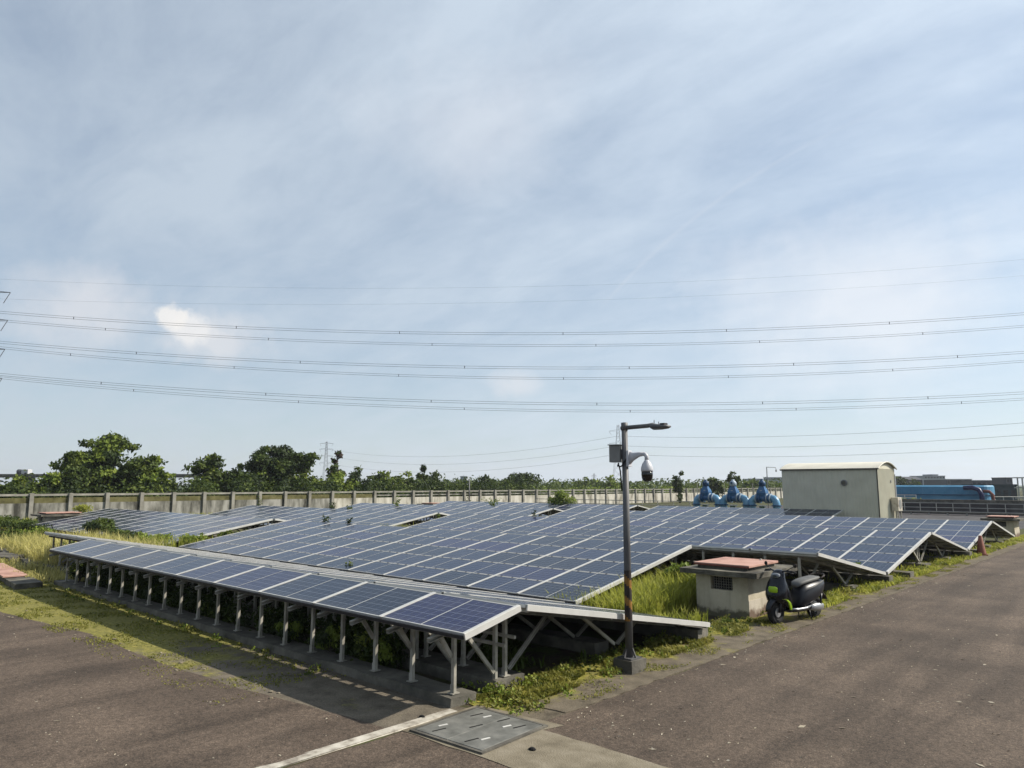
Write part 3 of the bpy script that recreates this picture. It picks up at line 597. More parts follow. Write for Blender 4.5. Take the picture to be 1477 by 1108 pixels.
def weed(label, pos, H, Wd, lm, seed, group='weeds sprouting among the arrays', n=70, sz=0.13):
    """a few upright stems with leaves"""
    r = random.Random(seed); t = thing('weed_plant', label, 'plant', pos, 0, group); m = MB(); f = MB()
    for i in range(max(4, int(Wd * 9))):
        a = r.uniform(0, 6.28); q = Vector((math.cos(a), math.sin(a), 0)); tip = q * Wd * 0.5 * r.random() + Vector((0, 0, H * r.uniform(0.55, 1.0)))
        m.tube([q * 0.02, tip * 0.5 + Vector((0, 0, H * 0.08)), tip], [0.008, 0.006, 0.002], 4)
        for j in range(n // 8):
            s = r.uniform(0.3, 1.0); p = Vector((tip.x * s, tip.y * s, tip.z * s)); leaf(f, p, (rv(r) + Vector((0, 0, 0.8))).normalized(), sz * r.uniform(0.6, 1.3), r)
    m.build('stem', M_leaf_mid, t); f.build('leaves', lm, t); return t
def blades(name, label, area, n, h, lm, seed, lean=0.35, wd=0.012, clumps=None, cat=None, hfun=None):
    """grass: curved two-segment blades over a region given by a sampler"""
    r = random.Random(seed); m = MB()
    for _ in range(n):
        x, y, z = area(r); hh = h * r.uniform(0.45, 1.2) * (hfun(x, y) if hfun else 1)
        a = r.uniform(0, 6.28); q = Vector((math.cos(a), math.sin(a), 0)); b = Vector((-q.y, q.x, 0)) * wd * r.uniform(0.6, 1.4); l = q * hh * lean * r.random() * 1.6
        p = Vector((x, y, z)); p1 = p + l * 0.35 + Vector((0, 0, hh * 0.6)); p2 = p + l + Vector((0, 0, hh * r.uniform(0.8, 1.0)))
        m.add([p - b, p + b, p1 + b * 0.7, p1 - b * 0.7, p2], [(0, 1, 2, 3), (3, 2, 4)])
    o = m.build(name, lm); o['kind'] = 'stuff'; o['label'] = label
    if cat: o['category'] = cat
    return o
def patchy(x0, x1, y0, y1, freq, thr, z=0.0, seed=0):
    """sampler: uniform region thinned by a smooth pseudo-noise so the growth is in patches"""
    ph = random.Random(seed); A = [(ph.uniform(0.6, 1.6) * freq, ph.uniform(0.6, 1.6) * freq, ph.uniform(0, 6.28)) for _ in range(5)]
    def f(r):
        for _ in range(30):
            x, y = r.uniform(x0, x1), r.uniform(y0, y1)
            v = sum(math.sin(a * x + b * y + c) + 0.6 * math.sin(b * 1.7 * x - a * 1.3 * y + c * 2) for a, b, c in A) / 5
            if v + r.uniform(-0.25, 0.25) > thr: return x, y, z
        return x, y, z
    return f

# grasses and moss (nobody could count these)
blades('tall_grass', 'tall yellow green grass beside the small hut', patchy(-10.4, -8.3, 12.3, 16.4, 3, -0.3), 5200, 0.80, M_grass, 51, 0.55, 0.014, hfun=lambda x, y: 0.55 + 0.35 * max(0, min(1, (y - 12.3) / 3)) + (0.12 if x > -9.4 else 0))
blades('tall_grass', 'strip of tall grass between the hut and the lamp post', patchy(-9.6, -7.3, 12.15, 13.6, 3, 0.1), 900, 0.32, M_grass, 52, 0.6, 0.011)
blades('dry_grass', 'pale dry grass at the left end of the nearest array', patchy(-36, -27, 7.3, 11.0, 1.5, -0.3), 6500, 0.85, M_grass_pale, 53, 0.5, 0.018)
blades('dry_grass', 'dry grass by the pink slab at far left', patchy(-33, -23.4, 5.9, 7.6, 2, 0.0), 2200, 0.28, M_grass_pale, 54, 0.6, 0.016)
blades('moss_growth', 'low moss and grass along the front footing', patchy(-26, -9.2, 4.35, 6.35, 2.2, 0.05), 9000, 0.036, M_moss, 55, 1.0, 0.012, hfun=lambda x, y: 1.25 if x < -14 else 0.8)
blades('moss_growth', 'yellow green weeds along the verge of the right road', patchy(-7.15, -6.35, 7.0, 14.4, 3.5, 0.05, 0.03), 5500, 0.075, M_moss, 56, 1.2, 0.014)
blades('moss_growth', 'yellow green weeds on the verge past the scooter', patchy(-6.85, -6.2, 15.8, 48, 1.6, -0.1, 0.03), 6500, 0.12, M_grass, 57, 1.0, 0.016)
blades('moss_growth', 'thin moss on the verge beside the road edge', patchy(-6.5, -5.84, 7.0, 30, 3.0, 0.28, 0.04), 5000, 0.025, M_moss, 58, 1.2, 0.010)
blades('weed_growth', 'dark weeds on the soil under the nearest array', patchy(-22, -7.2, 8.0, 9.6, 2.0, 0.1), 2500, 0.16, M_leaf_mid, 59, 1.0, 0.02)
blades('weed_growth', 'weeds under the low edges near the right verge', patchy(-9.5, -6.6, 18, 40, 2.0, 0.0), 2500, 0.22, M_grass, 60, 0.8, 0.018)
blades('aisle_grass', 'weeds filling the aisle between the array blocks', patchy(-31.0, -29.6, 8, 52, 1.2, -0.4), 3800, 0.75, M_grass, 61, 0.5, 0.025)
blades('meadow', 'rough green growth in front of the long wall', patchy(-60.5, -53.5, 8, 60, 0.8, -0.3), 7000, 0.55, M_grass, 62, 0.5, 0.03)

r = random.Random(65); cl = []
for i in range(420):
    y = 7.0 + 30 * r.random() ** 1.5; x = -6.75 + r.gauss(0, 0.20) - (0.12 if y < 14 else 0); h = r.uniform(0.03, 0.10)
    if 14.0 < y < 16 and x > -6.7: continue
    cl.append((Vector((max(-7.4, min(-6.15, x)), y, 0.04 + h * 0.5)), r.uniform(0.05, 0.16), h))
for i in range(90): cl.append((Vector((r.uniform(-7.0, -6.1), 6.95 + r.gauss(0, 0.16), 0.03)), r.uniform(0.04, 0.13), r.uniform(0.02, 0.07)))
for i in range(70): cl.append((Vector((r.uniform(-22, -9.5), 6.15 + r.uniform(-0.25, 0.18), 0.03)), r.uniform(0.05, 0.14), r.uniform(0.03, 0.09)))
o = crown(cl, 9000, 0.05, 66, 0.2, 0.7, 3).build('ground_weeds', [M_moss, M_leaf_bright, M_leaf_mid]); tag(o, 'broad leaved low weeds along the verge and footing', None, kind='stuff')

# shrubs round the nearest array and the left edge
G = 'shrubs growing round the arrays'
for i, (x, y, h, wd_, lb) in enumerate(((-9.3, 6.93, 0.62, 1.1, 'leafy green shrub behind the third and fourth posts from the front right corner'), (-22.5, 6.7, 0.80, 1.0, 'dense dark shrub at the left end of the front posts'), (-10.3, 6.74, 0.55, 1.0, 'leafy shrub spilling over the front footing beside the fifth post from the right'), (-11.5, 6.74, 0.48, 0.9, 'small shrub spilling over the front footing in mid row'))):
    shrub('shrub', lb, (x, y, 0.0), h, wd_, M_leaf_dark if i == 1 else M_leaf_bright, 100 + i, G, 1100, 0.075).scale = (1, 1, 1) if i == 1 else (1, 0.5, 1)
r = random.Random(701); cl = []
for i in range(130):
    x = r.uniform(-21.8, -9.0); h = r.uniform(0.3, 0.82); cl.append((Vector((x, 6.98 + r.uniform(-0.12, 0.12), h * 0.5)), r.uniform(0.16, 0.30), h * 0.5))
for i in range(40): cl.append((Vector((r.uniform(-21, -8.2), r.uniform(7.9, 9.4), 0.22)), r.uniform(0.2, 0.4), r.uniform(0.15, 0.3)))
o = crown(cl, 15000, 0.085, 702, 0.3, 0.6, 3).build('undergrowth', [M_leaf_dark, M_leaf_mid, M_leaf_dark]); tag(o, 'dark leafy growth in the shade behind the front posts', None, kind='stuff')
for i, (x, y, h, wd_, lm, lb) in enumerate(((-38.3, 12.4, 1.25, 2.2, M_leaf_dark, 'round dark green bush by the left block of arrays'), (-36.0, 12.2, 0.8, 2.0, M_leaf_mid, 'low green bush right of the round dark bush'), (-33.9, 12.3, 0.75, 1.8, M_leaf_bright, 'low yellow green bush at the start of the aisle'), (-32.3, 12.6, 0.75, 1.6, M_leaf_bright, 'bright bush in the mouth of the weedy aisle'),
        (-30.4, 13.2, 0.75, 1.4, M_leaf_bright, 'bright weedy bush inside the aisle'), (-30.3, 14.8, 0.95, 1.3, M_leaf_mid, 'green bush deeper inside the aisle'), (-57.0, 17.2, 1.6, 2.6, M_grass, 'pale green leafy bush by the long wall at left'),
        (-45, 10.6, 1.0, 3.0, M_leaf_mid, 'green bush in front of the left small hut'), (-49, 11.0, 1.05, 3.4, M_leaf_mid, 'broad green bush at left before the long wall'), (-53.5, 11.2, 1.1, 3.4, M_leaf_dark, 'dark bush at the left edge before the long wall'), (-41.5, 10.2, 0.75, 2.6, M_leaf_bright, 'yellow green bush behind the pale dry grass'), (-28.6, 8.6, 0.95, 1.6, M_leaf_mid, 'green bush at the left end of the back slope of the nearest array'), (-39.5, 9.0, 0.8, 1.8, M_leaf_mid, 'green bush at the left edge beside the dry grass'),
        (-9.1, 15.6, 0.92, 0.9, M_leaf_bright, 'broad leaved bush beside the left wall of the near hut'), (-38.6, 47.6, 2.3, 3.4, M_leaf_bright, 'large yellow green bush rising above the far panels'))):
    shrub('bush', lb, (x, y, 0.0), h, wd_, lm, 130 + i, G, 1500 if h > 1.2 else 900, 0.13 if h < 2 else 0.22, 'bush')
for i, (x, y, z, h, wd_, lb) in enumerate(((-42.0, 27.5, 0.9, 0.75, 0.9, 'dark weed sprouting over the second left array ridge'), (-39.9, 27.4, 0.95, 0.5, 0.8, 'low weed right of the taller weed on the second left ridge'), (-46.9, 36.6, 0.8, 1.1, 1.3, 'leafy weed standing before the long wall, middle left'), (-27.0, 17.3, 1.0, 0.5, 0.55, 'dark weed on the second array ridge near the aisle'), (-25.2, 17.3, 1.0, 0.4, 0.4, 'small dark weed on the second ridge right of the taller one'),
        (-44, 44.8, 0.8, 0.9, 2.0, 'spreading weed at the far ridge left of the big bush'), (-24.0, 27.3, 1.0, 0.55, 0.25, 'slim single weed on the third array ridge'), (-52, 27.5, 0.6, 1.5, 0.8, 'yellow green weed in front of the long wall'), (-30.6, 26.8, 0.4, 0.85, 1.2, 'weed in the aisle gap of the third ridge'), (-50.2, 47.6, 0.7, 0.9, 0.8, 'weed at the far ridge near the grey pole'),
        (-18.3, 12.6, 0.25, 0.28, 0.3, 'small weed in the valley behind the nearest array'), (-7.3, 22.35, 0.25, 0.32, 0.35, 'small weed poking over the low corner of the third array'))):
    weed(lb, (x, y, z), h, wd_, (M_leaf_dark, M_leaf_mid, M_leaf_bright)[i % 3] if i not in (0, 3, 4) else M_leaf_dark, 200 + i, n=80, sz=0.15 if y > 15 else 0.09)

# ------------------------------------------------------------------ trees behind the wall
def tr(px, top, hw, Dx, lm, lb, shape='round', n=2600, sz=0.38, base=0.22, name='broadleaf_tree', open_=0.0, bottom=0.0):
    # position on the line x = Dx behind the wall, on the bearing of column px
    d = gp(px, 1.0); k = Dx / d.x; D = k; pos = Vector((Dx, d.y * k, 0)); H = hz(top, D); Wd = 2 * hw * mpp(D)
    return tree(name, lb, pos, H, Wd, lm, 300 + int(px), n=int(n * 1.7), sz=sz, shape=shape, base=base, open_=open_)
tr(158, 631, 74, -70, M_leaf_mid, 'largest broad green tree at left behind the wall', n=11000, sz=0.36, base=0.10)
tr(96, 655, 26, -68, M_leaf_dark, 'dark feathery tree left of the largest tree', 'tall', 2200, 0.34)
tr(212, 668, 36, -67, M_leaf_mid, 'lower green tree on the right flank of the largest tree', n=2200, base=0.1)
tr(303, 657, 38, -70, M_leaf_mid, 'round green tree between the two big left trees', n=3000, base=0.1)
tr(397, 644, 48, -71, M_leaf_dark, 'dark spreading tree with open branches right of the round tree', 'flat', 6500, 0.36, open_=0.2)
tr(390, 664, 44, -70, M_leaf_mid, 'lower leafy tree beneath the dark spreading tree', n=2200, base=0.1)
tr(343, 676, 28, -68, M_leaf_dark, 'small dark tree left of the spreading tree', n=1600, base=0.1)
tr(484, 650, 17, -74, M_leaf_red, 'sparse reddish tree beside the distant pylon', 'tall', 700, 0.36, open_=0.5)
tr(480, 672, 30, -69, M_leaf_bright, 'bright green bushy tree under the reddish tree', n=1800, base=0.05)
tr(515, 673, 24, -73, M_leaf_dark, 'dark round tree right of the reddish tree', n=1600, base=0.05)
tr(553, 681, 30, -69, M_leaf_mid, 'low green tree in the middle of the tree row', n=1600, base=0.05)
tr(585, 680, 26, -70, M_leaf_mid, 'low green tree left of the dark pointed tree', n=1500, base=0.05)
tr(608, 672, 12, -72, M_leaf_dark, 'dark pointed tree near the right end of the row', 'tall', 1100, 0.34, 0.05)
tr(626, 681, 20, -72, M_leaf_dark, 'small dark tree ending the tree row on the right', n=1200, base=0.05)
tr(440, 683, 24, -67, M_leaf_mid, 'low green tree left of the bright bushy tree', n=1300, base=0.05)
tr(28, 688, 34, -68, M_leaf_mid, 'low tree at the left picture edge under the viaduct', n=1600, base=0.05)
tr(72, 684, 22, -67, M_leaf_bright, 'pale low tree left of the feathery tree', n=1000, base=0.05)
# the belt of undergrowth right behind the wall reads as one mass
r = random.Random(77); cl = []
for i in range(360):
    y = r.uniform(6, 74) if i < 240 else r.uniform(74, 160); x = r.uniform(-68, -63); h = r.uniform(2.0, 3.7) if i < 240 else r.uniform(1.6, 2.5); cl.append((Vector((x, y, h * 0.55)), r.uniform(0.8, 1.6), h * 0.5))
o = crown(cl, 46000, 0.31, 78, 0.4, 0.6, 3).build('undergrowth', [M_leaf_dark, M_leaf_mid, M_leaf_dark]); tag(o, 'dark belt of undergrowth along the far side of the wall', None, kind='stuff')

def ftree(px, top, hw, D, lm, lb, shape='round', n=900, sz=None, base=0.1, open_=0):
    return tree('broadleaf_tree', lb, gp(px, D), hz(top, D), 2 * hw * mpp(D), lm, 500 + int(px), 'distant trees along the horizon', n, sz or D * 0.0045, shape, base, open_)
ftree(700, 687, 15, 130, M_leaf_dark, 'small dark distant tree right of the grey pole')
ftree(752, 683, 30, 120, M_leaf_dark, 'wide dark distant tree left of the lamp post', 'flat', 1500, 0.45)
ftree(738, 689, 20, 124, M_leaf_dark, 'low dark tree beside the wide distant tree')
ftree(845, 688, 24, 170, M_leaf_mid, 'distant green tree left of the lamp post')
ftree(880, 687, 20, 150, M_leaf_mid, 'distant tree directly behind the lamp post')
ftree(980, 680, 12, 110, M_leaf_dark, 'dark tree standing alone right of the dome camera', 'tall', 900, 0.4)
ftree(1028, 690, 16, 115, M_leaf_dark, 'low dark tree behind the first blue valve')
ftree(1058, 681, 10, 112, M_leaf_dark, 'leaning dark tree behind the middle blue valve', 'flat', 500, 0.45, open_=0.4)
ftree(1088, 692, 18, 160, M_leaf_mid, 'hazy low tree behind the right blue valve')
ftree(1299, 690, 9, 200, M_leaf_dark, 'dark tree on the skyline right of the shed', n=500)
ftree(1320, 691, 10, 205, M_leaf_dark, 'second dark skyline tree right of the shed', n=500)
cl = []; r = random.Random(79)
for i in range(260):
    px = r.uniform(620, 1130); D = r.uniform(150, 260); p = gp(px, D); h = max(2.0, hz(r.uniform(689, 697), D)); cl.append((Vector((p.x, p.y, h * 0.5)), r.uniform(3, 6), h * 0.5))
o = crown(cl, 9000, 1.0, 80).build('tree_line', M_leaf_mid); tag(o, 'far low line of trees along the horizon', None, kind='stuff')
cl = []
for i in range(160):
    px = r.uniform(640, 1110); dw = gp(px, 1.0); D = -62.0 / dw.x + r.uniform(6, 40); p = gp(px, D); h = r.uniform(1.4, 2.7); cl.append((Vector((p.x, p.y, h * 0.5)), r.uniform(1.2, 2.4), h * 0.5))
o = crown(cl, 7000, 0.5, 81).build('crop_rows', M_leaf_bright); tag(o, 'green crops growing beyond the wall', None, kind='stuff')

# ------------------------------------------------------------------ materials of the smaller things
def stained(name, cols, scale, dirt, ztop):
    m = mat(name, cols, scale=scale, rough=0.9, bump=0.25, bscale=30, detail=9); t = m.node_tree; b = t.nodes['Principled BSDF']; src = b.inputs['Base Color'].links[0].from_socket
    tc = nd(t, 'ShaderNodeTexCoord'); sp = nd(t, 'ShaderNodeSeparateXYZ'); t.links.new(tc.outputs['Object'], sp.inputs[0])
    no = nd(t, 'ShaderNodeTexNoise', i_Scale=4.5, i_Detail=8.0, i_Roughness=0.65); t.links.new(tc.outputs['Object'], no.inputs[0])
    v = mathn(t, 'SUBTRACT', mathn(t, 'MULTIPLY_ADD', no.outputs[0], 0.5, ztop - 0.25), sp.outputs[2])
    f = ramp(t, mathn(t, 'MULTIPLY_ADD', v, 4.0, 0.5), [(0.35, (0, 0, 0)), (0.75, (0.9,) * 3)])
    # rain streaks under the slab
    mp_ = nd(t, 'ShaderNodeMapping'); mp_.inputs['Scale'].default_value = (9, 9, 0.6); t.links.new(tc.outputs['Object'], mp_.inputs[0])
    n2_ = nd(t, 'ShaderNodeTexNoise', i_Scale=1.0, i_Detail=6.0); t.links.new(mp_.outputs[0], n2_.inputs[0])
    c = mixc(t, ramp(t, n2_.outputs[0], [(0.5, (0, 0, 0)), (0.75, (0.5,) * 3)]), src, tuple(x * 0.45 for x in cols[1]))
    t.links.new(mixc(t, f, c, dirt), b.inputs['Base Color']); return m
M_paintlow = mat('fresh_cream_paint', [(0.30, 0.26, 0.21), (0.56, 0.52, 0.44), (0.64, 0.60, 0.51)], scale=4, rough=0.85, detail=8)
M_stain = mat('mud_stain', [(0.045, 0.030, 0.020), (0.12, 0.075, 0.05), (0.22, 0.16, 0.12)], scale=5, rough=0.95, bump=0.4, bscale=40, detail=9)
M_mossstain = mat('dark_moss_stain', [(0.035, 0.035, 0.02), (0.10, 0.095, 0.06), (0.22, 0.20, 0.145)], scale=6, rough=0.95, detail=9)
M_pink = mat('pink_painted_lid', [(0.34, 0.18, 0.135), (0.52, 0.30, 0.235), (0.60, 0.37, 0.30)], scale=2.5, rough=0.75, detail=8)
M_rust = mat('red_brown_edge', [(0.16, 0.05, 0.035), (0.25, 0.08, 0.055)], scale=6, rough=0.8)
M_slab = mat('stained_slab', [(0.04, 0.037, 0.03), (0.13, 0.12, 0.095), (0.24, 0.22, 0.17)], scale=2.4, rough=0.95, bump=0.5, bscale=35, detail=9)
M_dark = mat('dark_interior', [(0.012, 0.012, 0.012)], rough=0.9)
M_grille = mat('grille_bars', [(0.22, 0.21, 0.18), (0.30, 0.28, 0.24)], rough=0.7)

M_cream = stained('cream_render', [(0.38, 0.33, 0.235), (0.60, 0.535, 0.40), (0.68, 0.61, 0.47)], 1.8, (0.07, 0.065, 0.042), 0.16)
M_band = stained('painted_band', [(0.45, 0.39, 0.30), (0.60, 0.54, 0.44), (0.66, 0.60, 0.50)], 3.0, (0.10, 0.062, 0.042), 0.20)
def hut(label, loc, with_scale=1.0):
    """small concrete pit house with overhanging slab and pink lid; local x to the right, y away"""
    t = thing('pit_hut', label, 'hut', loc)
    W2, Dp, Hw = 0.59, 1.45, 0.86
    m = MB(); wx0, wx1, wz0, wz1 = -0.25, 0.25, 0.55, 0.82
    th = 0.12   # front wall in four pieces round the opening, then the other three
    m.box(-W2, 0, -0.05, wx0, th, Hw); m.box(wx1, 0, -0.05, W2, th, Hw); m.box(wx0, 0, -0.05, wx1, th, wz0); m.box(wx0, 0, wz1, wx1, th, Hw)
    m.box(-W2, th, -0.05, -W2 + th, Dp, Hw); m.box(-W2 + th, Dp - th, -0.05, W2 - th, Dp, Hw); m.box(W2 - th, th, -0.05, W2, Dp, Hw)
    m.build('wall', M_cream, t)
    MB().box(W2, 0.004, -0.03, W2 + 0.006, Dp - 0.004, 0.38).build('painted_band', M_band, t)
    wn = MB().box(wx0 + 0.002, th + 0.03, wz0 + 0.002, wx1 - 0.002, th + 0.05, wz1 - 0.002).build('window', M_dark, t)
    g = MB()
    for i in range(1, 9): g.bar((wx0 + 0.5 * i / 9, 0.055, wz0), (wx0 + 0.5 * i / 9, 0.055, wz1), 0.008, 0.008)
    for i in range(1, 5): g.bar((wx0, 0.066, wz0 + 0.27 * i / 5), (wx1, 0.066, wz0 + 0.27 * i / 5), 0.008, 0.008)
    g.build('grille', M_grille, wn)
    rough_box(-0.86, -0.22, 0.862, 0.89, 1.83, 0.97, 0.2, 0.010, 9).build('roof_slab', M_slab, t)
    MB().box(-0.58, 0.07, 0.971, 0.55, 1.42, 1.035).build('lid_curb', M_slab, t)
    ld = MB().box(-0.64, 0.02, 1.036, 0.62, 1.48, 1.085).build('lid', M_pink, t, bevel=0.008)
    MB().box(-0.642, 0.016, 1.030, 0.622, 0.019, 1.062).build('lid_edge', M_rust, ld)
    MB().lathe([(0.03, 1.085), (0.03, 1.10), (0.02, 1.115), (0.0, 1.117)], (0.3, 1.30, 0), n=10).build('lid_knob', M_paintlow, ld)
    return t
hut('small concrete hut with pink lid and barred window beside the scooter', (-7.47, 14.47, 0))
hut('far concrete hut with pink lid at the end of the right road', (-7.60, 45.9, 0))
o_ = hut('pink-lidded concrete hut before the long wall at far left', (-52.2, 13.2, 0)); o_.scale = (1.35, 1.35, 0.95)
for nm, px, X in (('low pink-lidded hut behind the far arrays, left of two', 616, -58.5), ('low pink-lidded hut behind the far arrays beside the grey pole', 660, -58.5)):
    d = gp(px, 1.0); k = X / d.x; o_ = hut(nm, (X, d.y * k, 0)); o_.scale = (1.5, 1.2, 0.78)

# pink slab and broken slabs at the far left
t = thing('pink_slab', 'low pink painted slab cover on the grass at far left', 'slab', (-24.6, 5.75, 0), R(-4))
MB().box(-4.0, -0.28, 0, 0.0, 0.20, 0.16).build('base', M_slab, t, bevel=0.01)
MB().box(-4.1, -0.34, 0.162, 0.06, 0.26, 0.21).build('lid', M_pink, t, bevel=0.008)
MB().box(0.1, -0.30, 0, 1.7, 0.34, 0.15).build('side_curb', M_slab, t, bevel=0.01)
for i, (x, y, sx, sy, z, a, lb) in enumerate(((-33.2, 7.6, 3.4, 0.9, 0.30, 4, 'broken grey concrete slab at the left edge beside dry grass'), (-29.6, 7.35, 3.0, 0.5, 0.20, -5, 'long concrete curb block left of the nearest array'), (-31.0, 6.9, 1.2, 0.5, 0.34, 20, 'tilted dark concrete lump before the broken slab'))):
    o = rough_box(-sx / 2, -sy / 2, 0, sx / 2, sy / 2, z, 0.3, 0.05, 140 + i).build('concrete_block', M_conc_dark, None, loc=(x, y, -0.02)); o.rotation_euler = (R(3 * i), R(2), R(a)); tag(o, lb, 'concrete block', 'loose concrete blocks at left')

# ------------------------------------------------------------------ lamp post with dome camera
M_pole = mat('galvanised_pole', [(0.07, 0.07, 0.075), (0.12, 0.12, 0.123), (0.19, 0.19, 0.185)], scale=3, rough=0.55, metal=0.15, spec=0.4, detail=8, stretch=(1, 1, 0.3))
M_yellow = mat('worn_yellow_paint', [(0.18, 0.085, 0.02), (0.38, 0.19, 0.025)], scale=14, rough=0.7, detail=7)
M_blackpaint = mat('worn_black_paint', [(0.012, 0.010, 0.009), (0.05, 0.035, 0.028)], scale=14, rough=0.7, detail=7)
M_camwhite = mat('camera_white', [(0.58, 0.59, 0.63), (0.66, 0.67, 0.70)], scale=3, rough=0.4)
M_glassblk = mat('smoked_dome', [(0.006, 0.006, 0.007)], rough=0.08, spec=0.6)
M_greybox = mat('grey_cabinet', [(0.20, 0.205, 0.20), (0.30, 0.30, 0.29)], scale=4, rough=0.6)
M_cable = mat('black_cable', [(0.01, 0.01, 0.01)], rough=0.6)
LP = Vector((-6.36, 9.36, 0))
t = thing('lamp_post', 'grey lamp post with yellow black band on a concrete block by the road', 'lamp post', LP, R(-3))
rough_box(-0.17, -0.17, -0.05, 0.17, 0.17, 0.20, 0.12, 0.012, 15).build('base_block', M_conc_dark, t)
m = MB().box(-0.13, -0.13, 0.20, 0.13, 0.13, 0.216)
for a in range(4):
    c, s = math.cos(a * math.pi / 2), math.sin(a * math.pi / 2); m.bar((c * 0.055, s * 0.055, 0.34), (c * 0.115, s * 0.115, 0.215), 0.01, 0.03)
m.build('base_flange', M_pole, t)
def rr(z): return 0.058 - 0.012 * z / 3.7
MB().tube([(0, 0, 0.21), (0, 0, 3.69)], [rr(0), rr(3.69)], 20).build('pole', M_pole, t, True)
b = MB(); nseg, na = 26, 24; zb0, zb1 = 0.73, 1.47; vs = []; fs = []; mi = []
for i in range(nseg + 1):
    z = zb0 + (zb1 - zb0) * i / nseg
    for j in range(na): a = 2 * math.pi * j / na; vs.append((math.cos(a) * (rr(z) + 0.0025), math.sin(a) * (rr(z) + 0.0025), z))
m = MB(); off = len(m.v); m.v += vs
for i in range(nseg):
    for j in range(na):
        z = zb0 + (zb1 - zb0) * (i + 0.5) / nseg; k = (z / 0.30 + (j + 0.5) / na * 1.0) % 1.0
        m.f.append((i * na + j, i * na + (j + 1) % na, (i + 1) * na + (j + 1) % na, (i + 1) * na + j)); m.m.append(0 if k < 0.40 else 1)
m.build('warning_band', [M_yellow, M_blackpaint], t, True)
MB().tube([(-0.06, 0, 3.62), (0.42, 0.02, 3.63), (0.52, 0.02, 3.64)], 0.033, 12).lathe([(0.052, 3.58), (0.052, 3.70), (0.03, 3.705)], n=14).build('lamp_arm', M_pole, t, True)
hd = MB().sup([(0.47, 0.02, 3.625, 0.03, 0.03), (0.51, 0.02, 3.62, 0.075, 0.045), (0.64, 0.02, 3.605, 0.085, 0.036), (0.77, 0.02, 3.60, 0.075, 0.026), (0.805, 0.02, 3.60, 0.05, 0.015)]).build('lamp_head', M_pole, t, True)
MB().sup([(0.54, 0.02, 3.575, 0.06, 0.014), (0.66, 0.02, 3.572, 0.066, 0.012), (0.77, 0.02, 3.578, 0.05, 0.008)]).build('lens', M_greybox, hd, True)
MB().tube([(0.54, 0.02, 3.65), (0.54, 0.02, 3.71)], 0.006, 5).tube([(0.62, 0.02, 3.63), (0.62, 0.02, 3.68)], 0.006, 5).build('spike', M_pole, hd)
MB().box(0.67, -0.03, 3.62, 0.75, 0.06, 3.652).build('light_sensor', M_blackpaint, hd)
# dome camera on its arm
cz = thing('dome_camera', 'white dome security camera with black globe hanging from the lamp post', 'camera', LP + Vector((0, 0, 3.0)), R(8))
MB().box(0.048, -0.065, 0.02, 0.085, 0.065, 0.27).build('mount_plate', M_camwhite, cz, bevel=0.006)
MB().sup([(0.08, 0, 0.15, 0.055, 0.10), (0.14, 0, 0.175, 0.04, 0.065), (0.24, 0, 0.205, 0.032, 0.036), (0.31, 0, 0.212, 0.03, 0.03)], n=14).tube([(0.29, 0, 0.212), (0.335, 0, 0.205), (0.36, 0, 0.17), (0.36, 0, 0.10)], 0.032, 12).build('arm', M_camwhite, cz, True)
MB().lathe([(0.032, 0.12), (0.042, 0.10), (0.070, 0.06), (0.088, 0.01), (0.092, -0.03), (0.089, -0.055)], (0.36, 0, 0), n=24).build('housing', M_camwhite, cz, True)
MB().lathe([(0.084, -0.054), (0.087, -0.10), (0.081, -0.15), (0.066, -0.188), (0.03, -0.206), (0.0, -0.210)], (0.36, 0, 0), n=24).build('globe', M_glassblk, cz, True)
cb = thing('junction_box', 'grey metal cabinet strapped to the lamp post opposite the camera', 'box', LP + Vector((0, 0, 3.09)), R(20))
MB().box(-0.23, -0.085, 0, -0.062, 0.085, 0.26).build('cabinet', M_greybox, cb, bevel=0.006)
MB().box(-0.25, -0.10, 0.262, -0.055, 0.10, 0.274).build('hood', M_greybox, cb)
MB().box(-0.062, -0.03, 0.05, -0.046, 0.03, 0.20).build('bracket', M_pole, cb)
o = MB().tube([(-0.10, -0.03, 3.08), (-0.10, -0.06, 3.03), (-0.075, -0.065, 3.05), (-0.06, -0.05, 2.96), (-0.055, -0.035, 2.80), (-0.052, -0.03, 2.66)], 0.011, 7).tube([(-0.07, -0.06, 3.02), (-0.02, -0.07, 3.03), (0.03, -0.062, 3.10), (0.055, -0.05, 3.14)], 0.011, 7).build('camera_cable', M_cable, None, True); o.location = LP
tag(o, 'black cable looped round the lamp post under the cabinet', 'cable')

# ------------------------------------------------------------------ scooter
M_navy = mat('scooter_navy_paint', [(0.003, 0.004, 0.009), (0.005, 0.007, 0.014)], scale=2, rough=0.2, spec=0.36)
M_body = mat('scooter_charcoal', [(0.008, 0.009, 0.014), (0.014, 0.016, 0.022)], scale=2, rough=0.38, spec=0.35)
M_seat = mat('seat_vinyl', [(0.11, 0.11, 0.105), (0.17, 0.168, 0.158)], scale=6, rough=0.6, bump=0.1, bscale=80)
M_tyre = mat('tyre_rubber', [(0.009, 0.009, 0.009), (0.016, 0.016, 0.016)], scale=12, rough=0.85)
M_silver = mat('silver_trim', [(0.45, 0.46, 0.47), (0.55, 0.56, 0.57)], scale=3, rough=0.35, metal=0.7)
M_lime = mat('lime_green_panel', [(0.34, 0.55, 0.02), (0.42, 0.64, 0.03)], scale=3, rough=0.4)
M_lamp = mat('headlamp_glass', [(0.25, 0.27, 0.30)], scale=3, rough=0.12, spec=0.6)
fpos, rpos = Vector((-6.25, 14.33, 0.019)), Vector((-6.00, 15.60, 0.019)); fd = (fpos - rpos).normalized()
sc_rz = math.atan2(fd.y, fd.x); mid = (fpos + rpos) / 2
